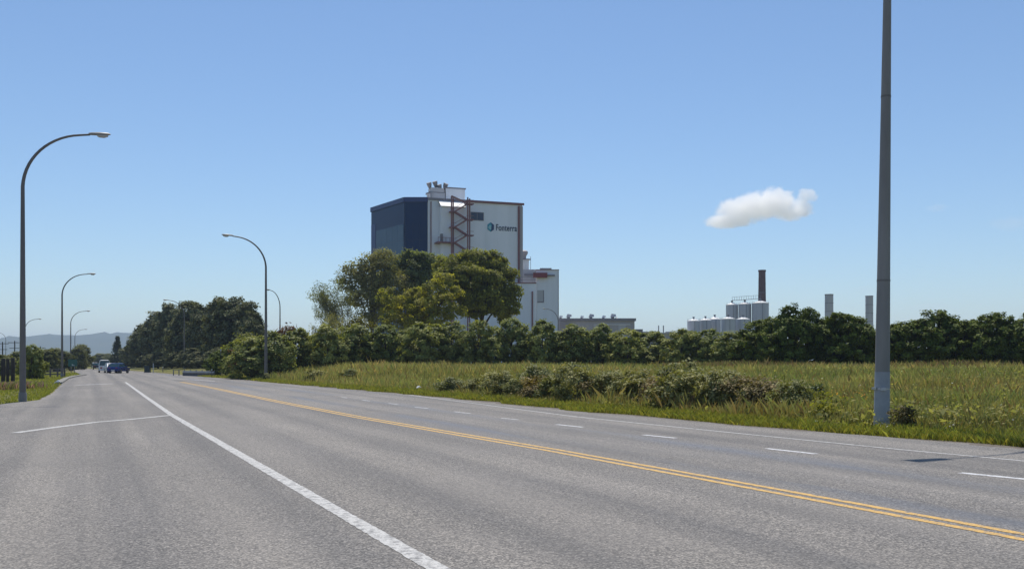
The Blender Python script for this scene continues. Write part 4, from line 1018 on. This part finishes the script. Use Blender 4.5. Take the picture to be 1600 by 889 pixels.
hcab = (-1.92, 1.05, -1.45, .25, .93, 1.42)
van = [(-2.3, .3), (2.2, .3), (2.25, .7), (2.1, 1.0), (1.7, 1.1), (-2.3, 1.1)]
vcab = (-2.28, 1.75, -2.22, 1.2, 1.09, 1.9)
YAWR = math.atan2(0.915, -0.403)
car('hatchback_car', PX(185.5, 142), 142, YAWR - R(24), M['car_blue'], 4.1, 1.75, hatch, hcab, 'dark blue hatchback turning across the far road')
car('sedan_car', PX(174.5, 146), 146, YAWR + math.pi + R(8), M['car_silver'], 4.1, 1.72, hatch, hcab, 'silver car half hidden behind the dark blue hatchback')
car('delivery_van', PX(163, 152), 152, YAWR, M['car_white'], 4.6, 1.7, van, vcab, 'white van seen from behind beside the silver car', 'van')
car('hatchback_car', PX(152, 205), 205, YAWR, M['car_dark'], 4.1, 1.75, hatch, hcab, 'black car far down the road ahead of the white van')
car('hatchback_car', PX(148, 240), 240, YAWR + math.pi, M['car_white'], 4.1, 1.75, hatch, hcab, 'white car far down the road beyond the black car')

# ------------------------------------------------------------------ meadow, verge, weeds
def blade_field(name, rng, X, Y, h, w, lean, cols, m, z=None):
    n = len(X); Z = terrain(X, Y) if z is None else z
    a = rng.uniform(0, 6.283, n); la = rng.uniform(0, 6.283, n); ln = lean*h*np.abs(rng.normal(0, 1, n))
    ca, sa = np.cos(a)*w/2, np.sin(a)*w/2; lx, ly = np.cos(la)*ln, np.sin(la)*ln
    v = np.zeros((n, 4, 3))
    v[:, 0] = np.stack([X-ca, Y-sa, Z-.02], -1); v[:, 1] = np.stack([X+ca, Y+sa, Z-.02], -1)
    v[:, 2] = np.stack([X+ca*.55+lx*.4, Y+sa*.55+ly*.4, Z+h*.62], -1); v[:, 3] = np.stack([X+lx, Y+ly, Z+h], -1)
    return v.reshape(-1, 3), np.repeat(cols, 4, axis=0)

def blend(rng, n, stops):                     # random mixture of tints
    k = rng.integers(0, len(stops), n); return np.array(stops)[k] * rng.uniform(.75, 1.25, (n, 1))
def vnoise(X, Y, s, ph=0.0):
    return (np.sin(X*s+ph+1.7*np.sin(Y*s*.7+ph*2)) + np.sin(Y*s*1.3+2.1*ph+1.3*np.sin(X*s*.6)) + np.sin((X+Y)*s*2.1+ph)) / 3
def meadow_xy(rng, n, D0, D1, off, wide=.60):
    D = D0*(D1/D0)**rng.uniform(0, 1, n); lo = edge_x(D) + off; hi_ = wide*D + 6
    return lo + (hi_-lo)*rng.uniform(0, 1, n), D
rng = np.random.default_rng(21)
n = 330000
X, Y = meadow_xy(rng, n, 13, 104, 1.0)
off = (X - edge_x(Y)); nz = vnoise(X, Y, .5, 1.0); nz2 = vnoise(X, Y, .16, 2.5)
nz3 = vnoise(X, Y, 1.5, 6.0)
h = (0.36 + .28*rng.uniform(0, 1, n) + .20*nz + .12*nz2 + .15*nz3) * (0.30 + .70*sstep((off-1.2)/(3.4 - 2.2*sstep((Y-55)/20)))) * (1+.35*sstep((Y-60)/35))
h = np.clip(h, .1, 1.2); w = np.clip(.0006*Y*rng.uniform(.6, 1.5, n), .009, .05)
c = blend(rng, n, [(1, 1, 1), (.8, .92, .8), (1.2, 1.1, 1.05), (.9, .85, .9), (.75, .9, .7)])
c *= (1 + .26*nz2[:, None]*np.array([1, .55, .9])) * (1 + .22*nz[:, None]) * (1 + .22*nz3[:, None]*np.array([1, .85, 1]))
dry = rng.uniform(0, 1, n) < (.09 + .13*(nz2 > 0)); c[dry] *= np.array([1.35, 1.12, 1.25])
rust = rng.uniform(0, 1, n) < .03; c[rust] = np.array([.80, .62, .70]); h[rust] *= 1.25
X0_, Y0_ = G(1377.5, 667); near_ = (np.abs(X-X0_ + .3) < .8) & (Y < Y0_+.3) & (Y > Y0_-3); h[near_] *= .25
v, cc = blade_field('meadow', rng, X, Y, h, w, .28, c, None)
mg = link('meadow_grass', np_mesh('meadow_grass', v, 4, M['grass'], cc)); tag(mg, 'tall rough meadow grass between road and hedge', 'grass', kind='stuff')
# short bright verge
n = 90000; Y = 13*(112/13)**rng.uniform(0, 1, n); X = edge_x(Y) + .05 + np.abs(rng.normal(0, 1, n))*1.15
keep = X > edge_x(Y) + .42 + .45*vnoise(X, Y, 1.1, 3)
X, Y = X[keep], Y[keep]; n = len(X)
h = rng.uniform(.05, .20, n)*(1+.5*sstep((X-edge_x(Y))/2)); w = np.clip(.0009*Y*rng.uniform(.7, 1.5, n), .012, .08)
X0_, Y0_ = G(1377.5, 667); near_ = np.hypot(X-X0_, Y-Y0_) < 1.6; h[near_] *= .45
v, cc = blade_field('verge', rng, X, Y, h, w, .5, blend(rng, n, [(1,1,1), (.85,.95,.8), (1.15,1.1,1), (1.1,.95,.9)]), None)
vg = link('verge_grass', np_mesh('verge_grass', v, 4, M['verge'], cc)); tag(vg, 'short bright green grass along the road edge', 'grass', kind='stuff')
# mown verge on the left
n = 60000
lp = np.array(LEFT); ys_ = lp[1:9, 1]; xs_ = lp[1:9, 0]
Y = 26*(150/26)**rng.uniform(0, 1, n); lim = np.where(Y > ys_[0], np.interp(Y, ys_, xs_), corner[0] + (Y-corner[1])*(.915/.403))
X = lim - .1 - np.abs(rng.uniform(0, 1, n))**1.3 * (16 + .25*Y)
h = rng.uniform(.05, .13, n); w = np.clip(.0011*Y*rng.uniform(.7, 1.5, n), .02, .11)
v, cc = blade_field('lawn', rng, X, Y, h, w, .5, blend(rng, n, [(1,1,1), (.9,.95,.85), (1.15,1.08,1)]), None)
lg = link('lawn_grass', np_mesh('lawn_grass', v, 4, M['verge'], cc)); tag(lg, 'mown green grass verge beside the side road', 'grass', kind='stuff')
# purple seeding weeds by the timber posts
n = 2500; X = rng.uniform(G(-10, 608)[0], G(27, 608)[0], n); Y = rng.normal(G(14, 608)[1], 1.8, n); h = rng.uniform(.2, .55, n)
v, cc = blade_field('w', rng, X, Y, h, np.full(n, .07), .4, blend(rng, n, [(1.4,.85,2.2), (1.0,.9,1.2), (.8,1,.6)]), None)
pw = link('seeding_weeds', np_mesh('seeding_weeds', v, 4, M['grass'], cc)); tag(pw, 'pinkish seeding weeds at the foot of the timber posts', 'weeds', kind='stuff')
n = 16000; px_ = rng.uniform(690, 1290, n); py_ = np.interp(px_, [650, 750, 900, 1000, 1150, 1300], [617.5, 627.5, 643, 650.5, 664.5, 676]) - rng.uniform(9, 34, n)
Y = EYE*F/(py_-HOR); X = (px_-800)/F*Y; h = rng.uniform(.3, .95, n)*(.6+.5*vnoise(X, Y, 1.1, 9.0))
v, cc = blade_field('t', rng, X, Y, np.clip(h, .15, 1.2), rng.uniform(.012, .03, n), .35, blend(rng, n, [(1,1,1), (.8,.9,.75), (1.1,.95,.95), (.8,.62,.7)]), None)
tg = link('tall_grass', np_mesh('tall_grass', v, 4, M['grass'], cc)); tag(tg, 'tall grass stems growing through the brambles', 'grass', kind='stuff')
# broadleaf weeds and flower heads through the meadow
n = 110000; X, Y = meadow_xy(rng, n, 14, 100, 2.2)
pick = vnoise(X, Y, .45, 5.0) + .7*rng.normal(0, 1, n)*.6 > .25; X, Y = X[pick], Y[pick]; n = len(X)
cen = np.stack([X, Y, terrain(X, Y) + rng.uniform(.1, .6, n)*(.5+.5*sstep((X-edge_x(Y)-2)/3))], -1)
q, cc = leaf_cloud(rng, cen, np.full((n, 3), .08), n, .075, ((.42,.55,.42), (1.2,1.2,1.05)), .8, .55)
cen_q = q.mean(1, keepdims=True); q = cen_q + (q-cen_q)*np.clip(Y/38, .8, 2.4)[:, None, None]
wl_ = link('meadow_weeds', np_mesh('meadow_weeds', q.reshape(-1, 3), 4, M['grass'], cc)); tag(wl_, 'broad-leaved weeds scattered through the meadow grass', 'weeds', kind='stuff')
n = 1500; X, Y = meadow_xy(rng, n, 15, 90, 1.2)
pick = vnoise(X, Y, .55, 8.0) > .12; X, Y = X[pick], Y[pick]; n = len(X)
cen = np.stack([X, Y, terrain(X, Y) + rng.uniform(.25, .7, n)*(.4+.6*sstep((X-edge_x(Y)-2)/3))], -1)
q, cc = leaf_cloud(rng, cen, np.full((n, 3), .04), n, .065, ((.75,.75,.65), (1.2,1.2,1.2)), 1.2, .8)
fl = link('meadow_flowers', np_mesh('meadow_flowers', q.reshape(-1, 3), 4, M['flower'], cc)); tag(fl, 'small white flower heads dotted over the meadow', 'flowers', kind='stuff')
# tall seeding docks in front of the shelter belt
n = 9000; X = rng.uniform(12, 58, n); Y = 76 + rng.normal(0, 2.2, n) - .05*X; gate = vnoise(X, Y*.3, .5, 4.0)
h = np.clip(.7 + .35*gate + .3*rng.uniform(0, 1, n), .4, 1.35)
v, cc = blade_field('docks', rng, X, Y, h, np.full(n, .1), .35, blend(rng, n, [(.8,.55,.8), (.6,.5,.6), (.7,.8,.6), (1,.75,1)]), None)
dkx = link('seeding_docks', np_mesh('seeding_docks', v, 4, M['grass'], cc)); tag(dkx, 'tall brown seeding docks along the foot of the shelter belt', 'weeds', kind='stuff')

n = 90; gx0, gy0 = G(1290, 655); X = rng.normal(gx0 + .8, .5, n); Y = rng.normal(gy0 + 1.6, .6, n)
q, cc = leaf_cloud(rng, np.stack([X, Y, terrain(X, Y) + rng.uniform(.45, .85, n)], -1), np.full((n, 3), .03), n, .06, ((1.0,.5,.12), (1.2,.7,.2)), 1.0, .8)
of = link('orange_flowers', np_mesh('orange_flowers', q.reshape(-1, 3), 4, M['flower'], cc)); tag(of, 'small patch of orange flowers beside the brambles', 'flowers', kind='stuff')
# brambles along the verge and loose shrubs: each a bush of its own
br = [(712, 592, 1.3), (735, 590, 1.5), (760, 592, 1.2), (790, 588, 1.7), (818, 593, 1.3), (845, 589, 1.7), (872, 592, 1.4), (900, 587, 1.8), (928, 594, 1.3), (955, 590, 1.6), (985, 595, 1.4), (1010, 589, 1.7), (1035, 598, 1.3), (1060, 592, 1.6), (1085, 588, 1.7), (1108, 600, 1.3), (1130, 596, 1.5), (1152, 596, 1.4), (1178, 602, 1.4), (1205, 600, 1.4), (1232, 608, 1.2),
      (830, 584, 2.0), (905, 582, 1.8), (975, 584, 2.1), (1045, 583, 1.9), (1100, 586, 1.7)]
for i, (x, y1, W) in enumerate(br):
    back = i >= 21
    y0 = np.interp(x, [650, 750, 900, 1000, 1150, 1250], [617.5, 627.5, 643, 650.5, 664.5, 673]) - np.interp(x, [700, 1000, 1250], [9, 14, 17]) - (9 if back else 0)
    X, Y = G(x, y0); Y += rj.uniform(-.2, .5); gz = float(terrain(np.array([X]), np.array([Y]))[0])
    plant('bramble_bush', 'bush', (5 if i % 7 == 5 else 4 if i % 9 == 8 else (i*3 + i//4) % 4), X + rj.uniform(-.4, .4), Y + rj.uniform(-.3, .9), max(.4, (PZ(y1 - 7, Y) - gz) * rj.uniform(.72, 1.12)), W*rj.uniform(1.0, 1.4), ('tangled brownish bramble bush' if i % 7 == 5 or i % 9 == 8 else 'tangled dark green bramble bush') + (' in the back row of the band along the verge' if back else ' in the front row of the band along the verge'), 'bush', 'bramble bushes along the verge')
for x, y0, y1, W, lab in ((491, 598.5, 580, 2.0, 'lone dark bush in the long grass nearer the hedge-corner lamp'), (541, 600, 581, 1.5, 'lone dark bush in the long grass between that lamp and the brambles')):
    X, Y = G(x, y0); plant('lone_bush', 'bush', int(x) % 3, X + .3, Y, (y0-y1)/F*Y, W, lab, 'bush')
X, Y = PX(416, 86.5), 86.5; plant('lone_bush', 'bush', 1, X, Y, .7, .8, 'little dark bush at the foot of the hedge-corner lamp', 'bush')
X, Y = G(1412, 673); single('dark_leaf_clump', 71, X, Y, .62, .42, M['bramble'], M['bark'], 900, .08, ((.3,.26,.25), (.62,.55,.45)), 'dark upright leafy clump at the foot of the tall steel column', 'plant', nlobe=6, low=.0, per=60)  # small leaf clump in darker tints than the brambles
X, Y = G(1256, 651); single('broom_shrub', 72, X + .3, Y + .5, 1.05, .75, M['bramble'], M['bark'], 1800, .10, ((.45,.55,.6), (.8,.95,.95)), 'narrow grey-green upright shrub at the end of the brambles', 'shrub', nlobe=7, low=.0, per=50)
for i, (x, y) in enumerate(((1285, 664), (1300, 660), (1276, 656))):
    X, Y = G(x, y); o = single('leafy_weed', 80+i, X + .3, Y + .6, .55 + .1*i, .6, M['limeleaf'], M['bark'], 700, .11, ((.7,.8,.8), (1.2,1.1,1.2)), 'pale lime broad-leaved weed clump between brambles and the steel column', 'plant', nlobe=5, low=.0, per=50)
    o['group'] = 'lime weed clumps'
lt = MB().add([(0,0,.05), (.3,.05,.12), (.34,.22,.04), (.05,.25,.16), (.16,.12,.2)], [(0,1,4), (1,2,4), (2,3,4), (3,0,4)]).build('litter', M['litter']); lt.location = (*G(650, 611), 0.12); tag(lt, 'crumpled white litter in the verge grass', 'litter')
lt2 = MB().add([(0,0,.03), (.5,.05,.1), (.54,.3,.04), (.05,.35,.14), (.26,.16,.3)], [(0,1,4), (1,2,4), (2,3,4), (3,0,4)]).build('litter', M['litter']); lt2.location = (*G(84, 599), 0.0); tag(lt2, 'white litter on the mown verge corner', 'litter')

# ------------------------------------------------------------------ clouds
def cloud(name, x, y, D, blobs, dens, label, px=1.0):
    k = D/F; c = Vector((PX(x, D), D, PZ(y, D)))
    root = None
    m = bpy.data.materials.new(name); m.use_nodes = True; t = m.node_tree; t.nodes.clear()
    out = t.nodes.new('ShaderNodeOutputMaterial'); pv = t.nodes.new('ShaderNodeVolumePrincipled')
    pv.inputs['Color'].default_value = (1, 1, 1, 1); pv.inputs['Anisotropy'].default_value = 0.5
    tc = N(t, 'ShaderNodeTexCoord')
    no = N(t, 'ShaderNodeTexNoise', Scale=0.028/ (k/2.667), Detail=6.0, Roughness=0.62); t.links.new(tc.outputs['Object'], no.inputs[0])
    ns = N(t, 'ShaderNodeMath', operation='SUBTRACT'); t.links.new(no.outputs[0], ns.inputs[0]); ns.inputs[1].default_value = .5
    na = N(t, 'ShaderNodeMath', operation='MULTIPLY'); t.links.new(ns.outputs[0], na.inputs[0]); na.inputs[1].default_value = 1.35
    acc = None
    for (bx, by, rx, ry) in blobs:
        mp = N(t, 'ShaderNodeMapping'); mp.vector_type = 'POINT'
        cx, cz, ax_, az = (bx-x)*k, -(by-y)*k, rx*k, ry*k
        mp.inputs['Location'].default_value = (-cx/ax_, 0, -cz/az); mp.inputs['Scale'].default_value = (1/ax_, 1/(ax_*.8), 1/az)
        t.links.new(tc.outputs['Object'], mp.inputs[0])
        ln = N(t, 'ShaderNodeVectorMath', operation='LENGTH'); t.links.new(mp.outputs[0], ln.inputs[0])
        sb = N(t, 'ShaderNodeMath', operation='SUBTRACT'); sb.inputs[0].default_value = 1.0; t.links.new(ln.outputs['Value'], sb.inputs[1])
        if acc is None: acc = sb.outputs[0]
        else:
            mx = N(t, 'ShaderNodeMath', operation='SMOOTH_MAX'); t.links.new(acc, mx.inputs[0]); t.links.new(sb.outputs[0], mx.inputs[1]); mx.inputs[2].default_value = .2; acc = mx.outputs[0]
    ad = N(t, 'ShaderNodeMath', operation='ADD'); t.links.new(acc, ad.inputs[0]); t.links.new(na.outputs[0], ad.inputs[1])
    mr = N(t, 'ShaderNodeMapRange', **{'From Min': 0.12, 'From Max': 0.36, 'To Min': 0.0, 'To Max': dens}); t.links.new(ad.outputs[0], mr.inputs[0])
    t.links.new(mr.outputs[0], pv.inputs['Density']); t.links.new(pv.outputs[0], out.inputs['Volume'])
    x0 = min(b[0]-b[2] for b in blobs)-x; x1 = max(b[0]+b[2] for b in blobs)-x
    z0 = -(max(b[1]+b[3] for b in blobs)-y); z1 = -(min(b[1]-b[3] for b in blobs)-y); dy = max(b[2] for b in blobs)*.95
    o = MB().box(x0*k*1.1, x1*k*1.1, -dy*k, dy*k, z0*k*1.15, z1*k*1.15).build(name, m); o.location = c
    return tag(o, label, 'cloud', kind='stuff')
cloud('cloud', 1190, 325, 4000, [(1190, 322, 62, 24), (1160, 328, 48, 22), (1212, 312, 36, 22), (1235, 332, 36, 15), (1262, 306, 18, 15), (1250, 322, 24, 15), (1138, 346, 46, 13)], 0.026, 'small bright white cumulus cloud above the silos')
cloud('wispy_cloud', 1464, 325, 4200, [(1464, 325, 20, 8)], 0.002, 'tiny faint cloud wisp beside the tall steel column')
cloud('wispy_cloud', 1585, 350, 4200, [(1580, 350, 42, 14)], 0.0012, 'faint broad cloud wisp above the shelter belt')

cloud('wispy_cloud', 1350, 453, 4300, [(1350, 453, 26, 9)], 0.0010, 'very faint cloud wisp low above the slimmer grey stack')
cloud('wispy_cloud', 1450, 481, 4300, [(1450, 481, 40, 10)], 0.0010, 'very faint low cloud wisp just over the shelter belt')

# ------------------------------------------------------------------ haze
hz = MB().box(-7500, 7500, -7500, 7500, -12, 200).build('haze'); tag(hz, 'thin blue summer haze over the plain', 'haze', kind='stuff')
hm = bpy.data.materials.new('haze'); hm.use_nodes = True; t = hm.node_tree; t.nodes.clear()
o_ = t.nodes.new('ShaderNodeOutputMaterial'); pv = t.nodes.new('ShaderNodeVolumePrincipled')
pv.inputs['Color'].default_value = (0.62, 0.76, 1.0, 1); pv.inputs['Density'].default_value = 0.00017
t.links.new(pv.outputs[0], o_.inputs['Volume']); hz.data.materials.append(hm); hz.display_type = 'BOUNDS'
